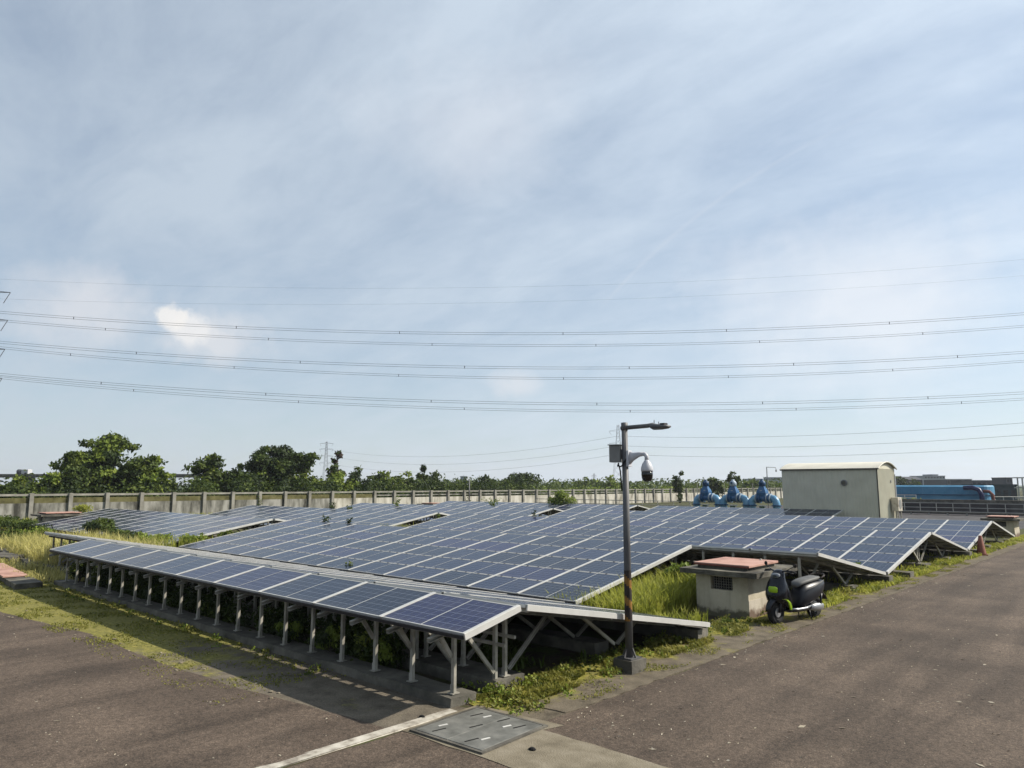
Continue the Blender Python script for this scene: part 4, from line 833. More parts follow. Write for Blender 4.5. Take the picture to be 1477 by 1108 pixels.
t = thing('motor_scooter', 'dark navy scooter with lime green front badge parked beside the hut', 'scooter', mid, sc_rz)
def wheel(x, r, wd, nm):
    a = MB(); R_, k = r - wd * 0.5, wd * 0.52; rings = []
    for i in range(28):
        th = 2 * math.pi * i / 28; rings.append([(x + math.cos(th) * (R_ + k * math.cos(q)), k * 1.05 * math.sin(q), r + math.sin(th) * (R_ + k * math.cos(q))) for q in [2 * math.pi * j / 12 for j in range(12)]])
    rings.append(rings[0]); w_ = a.loft(rings, 0, False).build('wheel', M_tyre, t, True)
    b = MB().lathe([(R_ - k * 0.7, -0.03), (R_ - k * 0.5, -0.035), (R_ - k * 0.5, 0.035), (R_ - k * 0.7, 0.03)], (x, 0, r), (0, 1, 0), 28); b.lathe([(0.04, -0.05), (0.04, 0.05)], (x, 0, r), (0, 1, 0), 12)
    for i in range(5): th = 2 * math.pi * i / 5; b.bar((x, 0, r), (x + math.cos(th) * (R_ - k * 0.5), 0, r + math.sin(th) * (R_ - k * 0.5)), 0.03, 0.03, up=(0, 1, 0))
    b.build('rim', M_silver if nm == 'rear' else M_body, w_)
    MB().lathe([(0.09, -0.003), (0.09, 0.003)], (x, 0.055, r), (0, 1, 0), 18).build('brake_disc', M_silver, w_)
XF, XRr = 0.66, -0.66
wheel(XF, 0.232, 0.115, 'front'); wheel(XRr, 0.228, 0.125, 'rear')
# front fender hugging the wheel, fork
def arc_band(x, z, r0, a0, a1, hw, n=14, thick=0.02):
    rings = []
    for i in range(n + 1):
        a = R(a0 + (a1 - a0) * i / n); k = 1 - 0.35 * abs(2 * i / n - 1) ** 3
        rings.append([(x + math.cos(a) * rr_, y * k, z + math.sin(a) * rr_) for rr_, y in ((r0, -hw), (r0 + thick * 2, -hw * 0.6), (r0 + thick * 2.6, 0), (r0 + thick * 2, hw * 0.6), (r0, hw))])
    return MB().loft(rings, 0, True)
arc_band(XF, 0.232, 0.243, 8, 165, 0.085).build('front_fender', M_navy, t, True)
MB().tube([(XF, 0.085, 0.232), (XF - 0.07, 0.085, 0.52)], 0.024, 10).tube([(XF, -0.085, 0.232), (XF - 0.07, -0.085, 0.52)], 0.024, 10).build('fork', M_body, t, True)
# front cowl: broad rounded apron, waist over the wheel, rising to the headlight
m = MB(); rings = []
for z, xf, hw, dp in ((0.40, 0.70, 0.12, 0.18), (0.45, 0.755, 0.19, 0.28), (0.55, 0.77, 0.22, 0.32), (0.66, 0.75, 0.22, 0.30), (0.78, 0.705, 0.195, 0.26), (0.88, 0.655, 0.155, 0.22), (0.96, 0.61, 0.13, 0.19), (1.02, 0.57, 0.10, 0.15), (1.045, 0.53, 0.05, 0.08)):
    rings.append([(xf - dp * (1 - math.cos(a)) * 0.5 * 1.0, hw * math.copysign(abs(math.sin(a)) ** 0.75, math.sin(a)), z) for a in [2 * math.pi * j / 20 for j in range(20)]])
m.loft(rings, 0, True).build('front_cowl', M_navy, t, True)
# leg shield running down to the floor
m = MB(); rings = []
for x, z, hw in ((0.52, 0.93, 0.10), (0.50, 0.80, 0.17), (0.47, 0.62, 0.205), (0.43, 0.46, 0.20), (0.36, 0.33, 0.175), (0.24, 0.265, 0.165)):
    rings.append([(x + 0.05, -hw * 0.9, z + 0.01), (x + 0.075, 0, z + 0.015), (x + 0.05, hw * 0.9, z + 0.01), (x - 0.01, hw, z - 0.005), (x - 0.03, 0, z - 0.01), (x - 0.01, -hw, z - 0.005)])
m.loft(rings, 0, True).build('leg_shield', M_navy, t, True)
for s in (1, -1):  # lime stripes on both flanks of the shield
    pts = [(0.70, 0.17, 0.505), (0.62, 0.215, 0.50), (0.555, 0.225, 0.44), (0.505, 0.215, 0.36), (0.47, 0.205, 0.29)]; ws = [0.015, 0.06, 0.065, 0.06, 0.03]
    vs = []; fs = []
    for (x, y, z), w_ in zip(pts, ws): vs += [(x, s * (y + 0.012), z), (x - w_, s * (y + 0.016), z - w_ * 0.25), (x, s * (y - 0.015), z), (x - w_, s * (y - 0.015), z - w_ * 0.25)]
    for i in range(4): a = i * 4; b = a + 4; fs += [(a, b, b + 1, a + 1), (a + 2, a, b, b + 2)[::1], (a + 1, b + 1, b + 3, a + 3)]
    MB().add(vs, fs).build('green_stripe', M_lime, t)
MB().sup([(0.742, 0.035, 0.68, 0.09, 0.05), (0.764, 0.035, 0.678, 0.105, 0.06), (0.774, 0.035, 0.676, 0.095, 0.05)], e=4, n=20).build('green_badge', M_lime, t, True)
hl = MB().sup([(0.60, 0.02, 0.945, 0.085, 0.042), (0.645, 0.02, 0.94, 0.095, 0.046), (0.665, 0.02, 0.935, 0.085, 0.038)], n=18).build('headlamp', M_lamp, t, True)
MB().sup([(0.662, 0.02, 0.935, 0.05, 0.016), (0.669, 0.02, 0.934, 0.045, 0.012)], n=14).build('lens', M_body, hl, True)
# handlebar, grips, mirrors, brake levers
hb = MB().tube([(0.44, -0.33, 1.005), (0.47, -0.20, 1.03), (0.52, -0.06, 1.01), (0.52, 0.06, 1.01), (0.47, 0.20, 1.03), (0.44, 0.33, 1.005)], 0.018, 8).build('handlebar', M_body, t, True)
for s in (-1, 1):
    MB().tube([(0.455, s * 0.23, 1.02), (0.437, s * 0.345, 1.003)], 0.026, 10).build('grip', M_tyre, hb, True)
    MB().tube([(0.50, s * 0.17, 1.02), (0.53, s * 0.24, 1.005), (0.50, s * 0.33, 0.99)], 0.009, 6).build('brake_lever', M_body, hb, True)
    mr = MB().tube([(0.49, s * 0.16, 1.03), (0.46, s * 0.26, 1.09), (0.44, s * 0.31, 1.12)], 0.008, 6).build('mirror', M_body, t, True)
    MB().lathe([(0.0, -0.010), (0.036, -0.009), (0.042, 0.0), (0.036, 0.009), (0.0, 0.012)], (0.435, s * 0.33, 1.14), (1, s * 0.15, 0.05), 16).build('mirror_head', M_blackpaint, mr, True)
# floor, silver sill
MB().sup([(0.36, 0, 0.25, 0.15, 0.035), (0.15, 0, 0.235, 0.165, 0.035), (-0.15, 0, 0.235, 0.17, 0.04), (-0.34, 0, 0.27, 0.16, 0.06)], e=5, n=20).build('floorboard', M_navy, t, True)
for s in (-1, 1): MB().tube([(0.34, s * 0.152, 0.285), (0.15, s * 0.172, 0.262), (-0.12, s * 0.178, 0.265), (-0.28, s * 0.178, 0.295)], [0.012, 0.024, 0.026, 0.014], 8).build('sill_trim', M_silver, t, True)
# rear body: deep rounded box swelling under the seat
m = MB(); rings = []
for x, zc, hw, hh in ((-0.02, 0.42, 0.10, 0.13), (-0.06, 0.45, 0.155, 0.20), (-0.20, 0.49, 0.19, 0.24), (-0.42, 0.535, 0.205, 0.225), (-0.64, 0.58, 0.20, 0.19), (-0.82, 0.63, 0.165, 0.135), (-0.93, 0.665, 0.10, 0.07), (-0.96, 0.675, 0.05, 0.03)):
    rings.append([(x - 0.03 * math.sin(a), hw * math.copysign(abs(math.cos(a)) ** 0.72, math.cos(a)), zc + hh * math.copysign(abs(math.sin(a)) ** 0.8, math.sin(a))) for a in [2 * math.pi * j / 22 for j in range(22)]])
bd = m.loft(rings, 0, True).build('rear_body', M_body, t, True)
for s in (-1, 1): MB().tube([(-0.12, s * 0.19, 0.60), (-0.40, s * 0.207, 0.665), (-0.68, s * 0.19, 0.735), (-0.86, s * 0.135, 0.755)], [0.004, 0.012, 0.013, 0.006], 8).build('side_crease', M_seat, bd, True)
MB().sup([(-0.02, 0, 0.685, 0.075, 0.03), (-0.10, 0, 0.735, 0.125, 0.045), (-0.28, 0, 0.765, 0.145, 0.045), (-0.50, 0, 0.785, 0.15, 0.048), (-0.70, 0, 0.80, 0.135, 0.045), (-0.82, 0, 0.795, 0.08, 0.03)], n=20, e=3).build('seat', M_seat, t, True)
MB().tube([(-0.70, -0.15, 0.79), (-0.88, -0.14, 0.845), (-0.97, -0.06, 0.86), (-0.97, 0.06, 0.86), (-0.88, 0.14, 0.845), (-0.70, 0.15, 0.79)], 0.018, 8).build('grab_rail', M_blackpaint, t, True)
tl = MB().sup([(-0.93, 0, 0.645, 0.085, 0.035), (-0.985, 0, 0.635, 0.07, 0.025)], n=14).build('tail_lamp', M_rust, t, True)
MB().bar((-0.84, 0, 0.56), (-1.02, 0, 0.38), 0.15, 0.02).bar((-0.98, 0, 0.44), (-1.04, 0, 0.34), 0.17, 0.012).build('rear_mudguard', M_blackpaint, t)
MB().sup([(-0.30, 0.09, 0.25, 0.05, 0.05), (-0.48, 0.115, 0.24, 0.06, 0.075), (-0.66, 0.12, 0.235, 0.06, 0.085), (-0.78, 0.12, 0.24, 0.04, 0.05)], n=16).build('motor_cover', M_silver, t, True)
MB().tube([(-0.66, -0.13, 0.25), (-0.72, -0.13, 0.50), (-0.74, -0.12, 0.58)], 0.026, 10).tube([(-0.66, 0.15, 0.27), (-0.72, 0.15, 0.50)], 0.022, 10).build('rear_shock', M_body, t, True)
MB().tube([(-0.30, 0.12, 0.21), (-0.34, 0.15, 0.0)], 0.012, 7).tube([(-0.30, -0.12, 0.21), (-0.34, -0.15, 0.0)], 0.012, 7).tube([(-0.335, -0.15, 0.03), (-0.335, 0.15, 0.03)], 0.010, 7).build('centre_stand', M_body, t, True)

# ------------------------------------------------------------------ red cone down the road
M_cone = mat('faded_red_cone', [(0.20, 0.065, 0.04), (0.30, 0.10, 0.06)], scale=5, rough=0.7)
t = thing('traffic_cone', 'faded red traffic cone standing on the verge by the fourth array', 'cone', (-6.28, 33.6, 0.019), R(20))
MB().box(-0.19, -0.19, 0, 0.19, 0.19, 0.035).build('base', M_cone, t, bevel=0.01)
MB().lathe([(0.18, 0.035), (0.165, 0.07), (0.06, 0.74), (0.05, 0.75), (0.0, 0.755)], n=20).build('cone_body', M_cone, t, True)

# ------------------------------------------------------------------ metal shed behind the arrays
M_shedwall = mat('shed_sheet_metal', [(0.68, 0.65, 0.51), (0.78, 0.75, 0.60)], scale=1.2, rough=0.6, spec=0.35, detail=6)
M_shedroof = mat('shed_roof_metal', [(0.58, 0.555, 0.47), (0.70, 0.675, 0.58)], scale=1.2, rough=0.55, metal=0.1)
M_trim = mat('shed_trim', [(0.10, 0.095, 0.075), (0.14, 0.13, 0.10)], rough=0.7)
t = thing('metal_shed', 'cream metal shed with rounded ribbed roof behind the arrays', 'shed', (-16.98, 47.65, 0))
SX, SY, SZ = 2.94, 3.55, 3.72
def corr(p0, p1, z0, z1, n, name, m, dep=0.028):
    """ribbed sheet wall between two ground points"""
    p0, p1 = Vector(p0), Vector(p1); d = (p1 - p0).normalized(); nn = Vector((d.y, -d.x, 0)); L_ = (p1 - p0).length; vs = []; fs = []
    for i in range(n):
        for f, q in ((0.0, 0), (0.55, 0), (0.65, 1), (0.90, 1)):
            s = p0 + d * (L_ * (i + f) / n) + nn * (dep * q); vs += [(s.x, s.y, z0), (s.x, s.y, z1)]
    vs += [(p1.x, p1.y, z0), (p1.x, p1.y, z1)]
    for i in range(len(vs) // 2 - 1): a = i * 2; fs.append((a, a + 2, a + 3, a + 1))
    return MB().add(vs, fs).build(name, m, t)
corr((-SX, 0, 0), (SX, 0, 0), -0.05, SZ, 30, 'front_wall', M_shedwall)
corr((SX, 0.0, 0), (SX, SY, 0), -0.05, SZ, 18, 'end_wall', M_shedwall)
corr((SX, SY, 0), (-SX, SY, 0), -0.05, SZ, 30, 'back_wall', M_shedwall); corr((-SX, SY, 0), (-SX, 0, 0), -0.05, SZ, 18, 'end_wall', M_shedwall)
arc = [(-0.10 + (SY + 0.20) * (0.5 - 0.5 * math.cos(a)) ** 0.92, SZ + 0.02 + 0.42 * math.sin(math.pi * (0.5 - 0.5 * math.cos(a)) ** 0.92) ** 0.9) for a in [math.pi * i / 14 for i in range(15)]]
m = MB(); nr = 40; vs = []; fs = []
for i in range(nr * 4 + 1):
    x = -SX - 0.12 + (2 * SX + 0.24) * i / (nr * 4); b = 0.022 if i % 4 in (1, 2) else 0.0
    vs += [(x, y, z + b) for y, z in arc]
for i in range(nr * 4):
    for j in range(14): a = i * 15 + j; fs.append((a, a + 1, a + 16, a + 15))
m.add(vs, fs).build('roof', M_shedroof, t)
for x in (-SX, SX):  # filled gable arcs under the vault
    MB().add([(x, y, z - 0.005) for y, z in arc[1:-1]] + [(x, SY, SZ - 0.01), (x, 0, SZ - 0.01)], [tuple(range(15))]).build('gable', M_shedwall, t)
MB().tube([(SX + 0.13, y, z - 0.01) for y, z in arc], 0.045, 6).build('roof_trim', M_shedroof, t)
MB().box(-SX - 0.1, -0.11, SZ - 0.06, SX + 0.1, -0.035, SZ + 0.03).build('eave_trim', M_trim, t)
MB().box(SX - 0.01, -0.06, -0.05, SX + 0.06, -0.031, SZ - 0.06).build('corner_trim', M_trim, t)
vf = MB().lathe([(0.19, 0.0), (0.19, -0.10), (0.15, -0.12)], (1.02, -0.03, 2.86), (0, 1, 0), 18).build('vent_fan', M_greybox, t)
MB().lathe([(0.14, -0.121), (0.14, -0.125)], (1.02, -0.03, 2.86), (0, 1, 0), 18).build('fan_grille', M_trim, vf)
MB().lathe([(0.10, 0.0), (0.10, 0.03)], (SX + 0.03, 2.6, 2.95), (1, 0, 0), 12).build('end_vent', M_greybox, t)
MB().tube([(SX + 0.06, SY - 0.1, 0), (SX + 0.06, SY - 0.1, 3.4)], 0.04, 8).build('drain_pipe', M_camwhite, t)
ac = thing('air_conditioner', 'beige air conditioner unit on the sunlit end of the metal shed', 'air conditioner', (-14.0, 49.9, 1.1))
MB().box(0.06, -0.1, 0, 0.46, 0.75, 0.85).build('casing', M_paintlow, ac, bevel=0.01); MB().lathe([(0.3, 0.0), (0.3, 0.01)], (0.462, 0.32, 0.43), (1, 0, 0), 18).build('fan_grille', M_greybox, ac); MB().box(0.08, 0.0, -0.95, 0.14, 0.06, 0).box(0.36, 0.0, -0.95, 0.42, 0.06, 0).box(0.08, 0.6, -0.95, 0.14, 0.66, 0).box(0.36, 0.6, -0.95, 0.42, 0.66, 0).build('stand', M_galv, ac)
t = thing('gooseneck_lamp', 'thin hooked lamp pole left of the metal shed', 'lamp', gp(1107, 61)); D = 61
MB().tube([(0, 0, 0), (0, 0, hz(673.5, D))], 0.035, 6).tube([(0, 0, hz(674, D))] + [tuple(RT * 0.75 + Vector((0, 0, hz(674.4, D))))] + [tuple(RT * 0.78 + Vector((0, 0, hz(677, D))))], 0.025, 6).build('pole', M_greybox, t)
MB().lathe([(0.03, 0.0), (0.07, -0.10), (0.05, -0.22)], tuple(RT * 0.78 + Vector((0, 0, hz(677, D)))), n=8).build('lamp_head', M_greybox, t)
d = gp(677, 1.0); k = -58.6 / d.x; o = MB().tube([(0, 0, 0), (0, 0, 3.35)], [0.09, 0.06], 8).build('utility_pole', M_pole, None, True, (-58.6, d.y * k, 0)); tag(o, 'plain grey pole standing in front of the long wall', 'pole')

# ------------------------------------------------------------------ blue pipe valves
M_blue = mat('blue_pipe_paint', [(0.010, 0.085, 0.23), (0.02, 0.14, 0.33)], scale=2.5, rough=0.3, spec=0.5)
M_blue_d = mat('dark_blue_paint', [(0.008, 0.05, 0.13), (0.014, 0.075, 0.18)], scale=2.5, rough=0.5)
M_pale = mat('pale_blue_paint', [(0.36, 0.46, 0.55), (0.50, 0.58, 0.66)], scale=3, rough=0.5)
M_green = mat('green_motor', [(0.015, 0.08, 0.035), (0.025, 0.11, 0.05)], scale=3, rough=0.5)
for i, (lb, topw) in enumerate((('blue gate valve on a gooseneck pipe, leftmost of three', 0), ('blue gate valve with pale cap, middle of three', 1), ('blue gate valve nearest the metal shed', 0))):
    M_elb = M_elb if i else mat('sun_highlight_blue', [(0.10, 0.30, 0.50), (0.20, 0.42, 0.62)], scale=2.5, rough=0.3, spec=0.5)  # elbow blue lightened, sun highlights put into the colour
    t = thing('pipe_valve', lb, 'valve', (-32.3 + 2.55 * i, 58.0, 0), 0, 'blue valves behind the arrays'); r_ = 0.30; zc = 1.62
    for nm, x, s in (('elbow', 0.30, 1), ('elbow', 2.38, -1)):
        el = MB().tube([(x, 0, 0.0), (x, 0, zc - 0.42), (x + s * 0.06, 0, zc - 0.18), (x + s * 0.20, 0, zc - 0.03), (x + s * 0.42, 0, zc)], r_, 18).build(nm, M_elb, t, True)
        MB().lathe([(0.40, 0), (0.40, 0.09)], (x, 0, zc - 0.62), n=20).build('flange', M_blue_d, el); MB().lathe([(0.39, 0), (0.39, 0.07)], (x + s * 0.40, 0, zc), (s, 0, 0), 20).build('flange', M_pale, el)
    pp = MB().tube([(0.72, 0, zc), (1.96, 0, zc)], 0.28, 18).build('pipe', M_blue, t, True)
    for x in (0.86, 0.98, 1.50, 1.62, 1.80): MB().lathe([(0.40, 0), (0.40, 0.06)], (x, 0, zc), (1, 0, 0), 20).build('flange', M_blue if x != 1.62 else M_pale, pp)
    vb = MB().loft([[(1.24 + sx * a, sy * a * 0.8, z) for sx, sy in ((-1, -1), (1, -1), (1, 1), (-1, 1))] for z, a in ((zc + 0.15, 0.30), (zc + 0.45, 0.40), (zc + 0.62, 0.36), (zc + 0.90, 0.22), (zc + 1.0, 0.20))]).build('bonnet', M_blue, t)
    MB().lathe([(0.30, 0), (0.30, 0.06)], (1.24, 0, zc + 0.60), n=18).build('flange', M_pale, vb)
    ac = MB().lathe([(0.18, 0), (0.28, 0.06), (0.29, 0.30), (0.22, 0.42), (0.13, 0.47), (0.12, 0.58)], (1.24, 0, zc + 0.98), n=14).build('actuator', M_pale if topw else M_blue_d, t, True)
    MB().tube([(1.24, -0.35, zc + 1.28), (1.24, 0.35, zc + 1.28)], 0.09, 10).build('gearbox', M_blue_d, ac, True)
    MB().tube([(0.42, 0, zc + 0.2), (0.42, 0, zc + 1.25)], 0.03, 6).build('vent_pipe', M_galv, t)
    g = MB().box(1.22, -0.7, 0, 1.62, -0.45, 1.0).build('control_box', M_green, t); MB().box(1.20, -0.74, 1.001, 1.78, -0.42, 1.07).box(1.70, -0.74, 0, 1.78, -0.66, 1.0).build('cover_frame', M_whitemark, g)

# ------------------------------------------------------------------ walkway with railing, basin, blue tank, plant buildings on the right
M_rail = mat('grey_railing', [(0.34, 0.34, 0.32), (0.46, 0.46, 0.43)], scale=2, rough=0.6, metal=0.2)
M_basin = mat('basin_wall', [(0.035, 0.033, 0.038), (0.065, 0.06, 0.062), (0.10, 0.095, 0.09)], scale=0.8, rough=0.95, detail=8)
t = thing('walkway', 'grey railed walkway along the basin right of the shed', 'walkway', (-21.6, 75.0, 0))
WLN = 26.0
MB().box(0, 0, 0.20, WLN, 0.9, 0.29).build('deck', M_conc_dark, t)
for z, nm in ((1.08, 'handrail'), (0.68, 'mid_rail'), (0.33, 'toe_rail')): MB().tube([(0, 0.04, z), (WLN, 0.04, z)], 0.035, 6).build(nm, M_rail, t)
RP = MB().tube([(0, 0, 0.29), (0, 0, 1.08)], 0.035, 6).mesh('rail_post', M_rail); SP = MB().box(-0.06, 0, -0.02, 0.06, 0.12, 0.20).mesh('support', M_rail)
for i in range(20): link('rail_post', RP, t, (0.4 + 1.32 * i, 0.04, 0))
for i in range(17): link('support', SP, t, (0.7 + 1.5 * i, 0.06, 0))
structure(sheet([(-22.5, 52), (-8.2, 52), (-6.4, 100), (-40, 100), (-40, 76), (-22.5, 75)], 0.008, 'dark_void_sheet', M_basin, 1.0, 0.05, 12), 'added dark sheet in place of the shadowy void below the walkway')  # dark sheet added to stand for the shadowy void under the deck
def walk(label, loc, L_, m, n):
    t = thing('walkway', label, 'walkway', loc); MB().box(0, 0, 0.02, L_, 0.8, 0.22).build('deck', M_conc_tan, t)
    for z, nm in ((1.05, 'handrail'), (0.62, 'mid_rail')): MB().tube([(0, 0.04, z), (L_, 0.04, z)], 0.04, 6).build(nm, m, t)
    me = MB().tube([(0, 0, 0.22), (0, 0, 1.05)], 0.04, 6).mesh('rail_post', m)
    for i in range(n): link('rail_post', me, t, (0.2 + (L_ - 0.4) * i / (n - 1), 0.04, 0))
walk('pale railed walkway behind the far arrays left of the blue valves', (-58, 66, 0), 21, M_galv, 12)
o = rough_box(-13, -0.5, 0, 13, 0.5, 1.02, 0.5, 0.01, 170).build('basin_wall', M_basin, None, loc=(-8.6, 79, 0)); tag(o, 'dark concrete basin wall behind the walkway', 'wall')
o = rough_box(-16, -0.4, 0, 16, 0.4, 1.22, 0.5, 0.01, 171).build('basin_wall', M_conc_dark, None, loc=(-8.6, 86, 0)); tag(o, 'grey farther basin wall below the blue tank', 'wall')
M_tank = mat('blue_tank_sheet', [(0.05, 0.20, 0.36), (0.08, 0.28, 0.46), (0.12, 0.34, 0.52)], scale=0.6, rough=0.55, detail=6)
t = thing('blue_tank', 'long bright blue covered tank beyond the walkway', 'tank', (-28.6, 100, 0)); TL = 10.7
def stadium(x0, x1, r, n=10): return [(x0, -r), (x1, -r)] + [(x1 + r * math.sin(math.pi * i / n) * 0.45, -r * math.cos(math.pi * i / n)) for i in range(1, n)] + [(x1, r), (x0, r)]
MB().loft([[(x, y, z) for x, y in stadium(0, TL, rr_)] for z, rr_ in ((0.0, 1.9), (1.52, 1.9))]).build('lower_shell', M_tank, t)
MB().loft([[(x, y, z) for x, y in stadium(0, TL + 0.1, rr_)] for z, rr_ in ((1.56, 2.0), (2.50, 2.0), (2.66, 1.7))]).build('upper_shell', M_tank, t)
MB().box(0, -2.06, 1.521, TL, -2.0, 1.60).build('seam', M_blue_d, t)
for i in range(1, 9): MB().box(TL * i / 9 - 0.03, -2.04, 1.62, TL * i / 9 + 0.03, -2.001, 2.5).build('rib', M_tank, t)
o = MB().tube([(0, 0, 2.35), (0.9, 0, 2.40), (1.5, 0, 2.15), (1.75, 0, 1.6), (1.75, 0, 0.4)], 0.26, 12).build('blue_pipe', mat('deep_blue_pipe', [(0.006, 0.012, 0.07), (0.01, 0.02, 0.10)], rough=0.4), None, True, (-19.4, 97.2, 0)); tag(o, 'dark blue bent pipe at the right end of the blue tank', 'pipe')
o = MB().tube([(0, 0, 2.0), (0.6, 0, 1.95), (0.9, 0, 1.6), (0.95, 0, 0.3)], 0.18, 10).build('red_pipe', M_rust, None, True, (-17.6, 97.8, 0)); tag(o, 'reddish bent pipe beside the dark blue pipe', 'pipe')
t = thing('white_fence', 'white horizontal rail fence left of the blue tank', 'fence', (-26.2, 90, 0))
for z in (1.05, 1.28, 1.55): MB().box(0, 0, z, 3.6, 0.05, z + 0.09).build('rail', M_camwhite, t)
for x in (0, 1.2, 2.4, 3.55): MB().box(x, 0.051, 0, x + 0.06, 0.1, 1.64).build('post', M_camwhite, t)
blades('basin_weeds', 'green weeds under the white rail fence', patchy(-26, -22, 88.6, 89.8, 1, -0.5), 500, 1.3, M_grass, 63, 0.3, 0.06)
M_teal = mat('dark_teal_cladding', [(0.018, 0.035, 0.045), (0.035, 0.06, 0.072)], scale=0.4, rough=0.7)
M_bld = mat('pale_building', [(0.34, 0.36, 0.40), (0.46, 0.48, 0.51)], scale=0.08, rough=0.85)
M_bldd = mat('dark_building', [(0.07, 0.075, 0.09), (0.11, 0.115, 0.13)], scale=0.08, rough=0.85)
M_whroof = mat('white_roofing', [(0.52, 0.53, 0.54), (0.62, 0.63, 0.64)], scale=0.08, rough=0.7)
M_win = mat('window_dark', [(0.02, 0.024, 0.03)], rough=0.3)
def building(px0, px1, top, D, dep, m, lb, floors=2, cols=5, roof=None, name='building', rise=0.0):
    a, b = gp(px0, D), gp(px1, D); wd = (b - a).length; H = hz(top, D); t = thing(name, lb, 'building', a, math.atan2(RT.y, RT.x), 'buildings on the right skyline')
    MB().box(0, 0, -0.1, wd, dep, H).build('wall', m, t)
    if rise: MB().add([(-0.2, -0.2, H), (wd + 0.2, -0.2, H), (wd + 0.2, dep + 0.2, H), (-0.2, dep + 0.2, H), (-0.2, dep / 2, H + rise), (wd + 0.2, dep / 2, H + rise)], [(0, 1, 5, 4), (2, 3, 4, 5), (1, 2, 5), (3, 0, 4), (0, 3, 2, 1)]).build('roof', roof or M_bldd, t)
    else: MB().box(-0.15, -0.15, H, wd + 0.15, dep, H + 0.25).build('roof', roof or m, t)
    me = MB().box(-0.5, -0.06, -0.5, 0.5, 0.02, 0.5).mesh('window', M_win)
    for f in range(floors):
        for c in range(cols):
            k = link('window', me, t, (wd * (c + 0.5) / cols, 0, H * (f + 0.55) / floors)); k.scale = (wd / cols * 0.55, 1, H / floors * 0.42)
    return t
building(1423, 1466, 701, 112, 6, M_teal, 'dark teal plant building right of the blue tank', 1, 4)
building(1290, 1309, 691, 230, 8, M_bldd, 'dark house with grey roof on the skyline beside the shed', 3, 5, rise=1.0)
building(1311, 1331, 692, 235, 8, M_bldd, 'dark low house second from the shed on the skyline', 3, 5, rise=1.0)
building(1334, 1364, 687, 330, 12, M_bld, 'pale block with many windows on the right skyline', 5, 7)
building(1346, 1354, 685, 333, 8, M_bld, 'small stair tower on top of the pale skyline block', 1, 2)
building(1366, 1402, 692, 250, 14, M_bldd, 'long low building under a white roof on the skyline', 2, 7, M_whroof)
building(1402, 1458, 694, 210, 10, M_bldd, 'dark low building right of the white roof', 2, 8)
building(1452, 1461, 690, 200, 6, M_bldd, 'narrow dark block near the right picture edge', 3, 2)
building(1112, 1130, 689, 420, 12, M_bld, 'pale hazy block left of the metal shed', 4, 5)
building(1082, 1100, 691, 480, 12, M_bld, 'small pale hazy block behind the right valve', 4, 4)
building(664, 673, 688, 240, 8, M_bld, 'pale roofed house among the distant trees', 2, 3)
t = thing('steel_frame', 'tall grey steel pipe frame at the right picture edge', 'frame', gp(1468, 92), math.atan2(RT.y, RT.x))
for x in (0, 0.6, 1.6): MB().box(x, 0, 0, x + 0.12, 0.12, hz(689, 92)).build('column', M_rail, t)
for z in (1.0, 2.3, hz(690, 92)): MB().box(-0.5, -0.10, z, 2.4, -0.01, z + 0.14).build('beam', M_rail, t)
t = thing('plant_machinery', 'jumble of grey pipes and rails beside the dark teal building', 'machinery', gp(1418, 90), math.atan2(RT.y, RT.x))
for z in (0.75, 1.25): MB().tube([(0, 0, z), (5, 0, z)], 0.05, 6).build('rail', M_rail, t)
for i in range(5): MB().tube([(i * 1.2, 0.06, 0), (i * 1.2, 0.06, 1.3)], 0.05, 6).build('post', M_rail, t)
MB().tube([(0.5, 0.6, 0.9), (1.6, 0.6, 0.9), (1.8, 0.6, 0.4)], 0.16, 8).build('pipe', M_bld, t, True); MB().box(2.2, 0.5, 0, 3.9, 1.3, 0.8).build('housing', M_bldd, t)

# ------------------------------------------------------------------ viaduct at left with a truck
D = 190; hd = hz(688, D)
t = thing('viaduct', 'grey concrete viaduct passing behind the trees at far left', 'bridge', gp(-160, D), math.atan2(RT.y, RT.x)); VL = (gp(420, D) - gp(-160, D)).length
MB().box(0, 0, hd - 0.1, VL, 9, hd + 0.45).build('deck', M_conc_dark, t); MB().box(0, -0.2, hd + 0.30, VL, -0.01, hd + 0.75).build('parapet', M_conc_dark, t)
for i in range(5): MB().box(8 + i * 24, 3, -0.1, 10 + i * 24, 6, hd - 0.1).build('pier', M_conc_dark, t)
t = thing('truck', 'small white truck with dark round load driving on the viaduct', 'truck', gp(14, D - 0.0) + Vector((0, 0, hd + 0.45)) + FH * 2.0, math.atan2(RT.y, RT.x))
MB().box(1.3, 0, 0.35, 3.1, 1.8, 1.55).build('cab', M_whroof, t, bevel=0.08); MB().lathe([(0.0, 0), (0.62, 0.02), (0.62, 1.7), (0, 1.72)], (0.6, 0.05, 0.95), (0, 1, 0), 16).build('tank', M_bldd, t, True)
for x in (0.5, 2.5): MB().lathe([(0.36, 0), (0.36, 0.25)], (x, -0.02, 0.36), (0, 1, 0), 14).build('wheel', M_tyre, t)
MB().box(-0.1, 0.1, 0.3, 3.1, 1.7, 0.34).build('chassis', M_bldd, t)

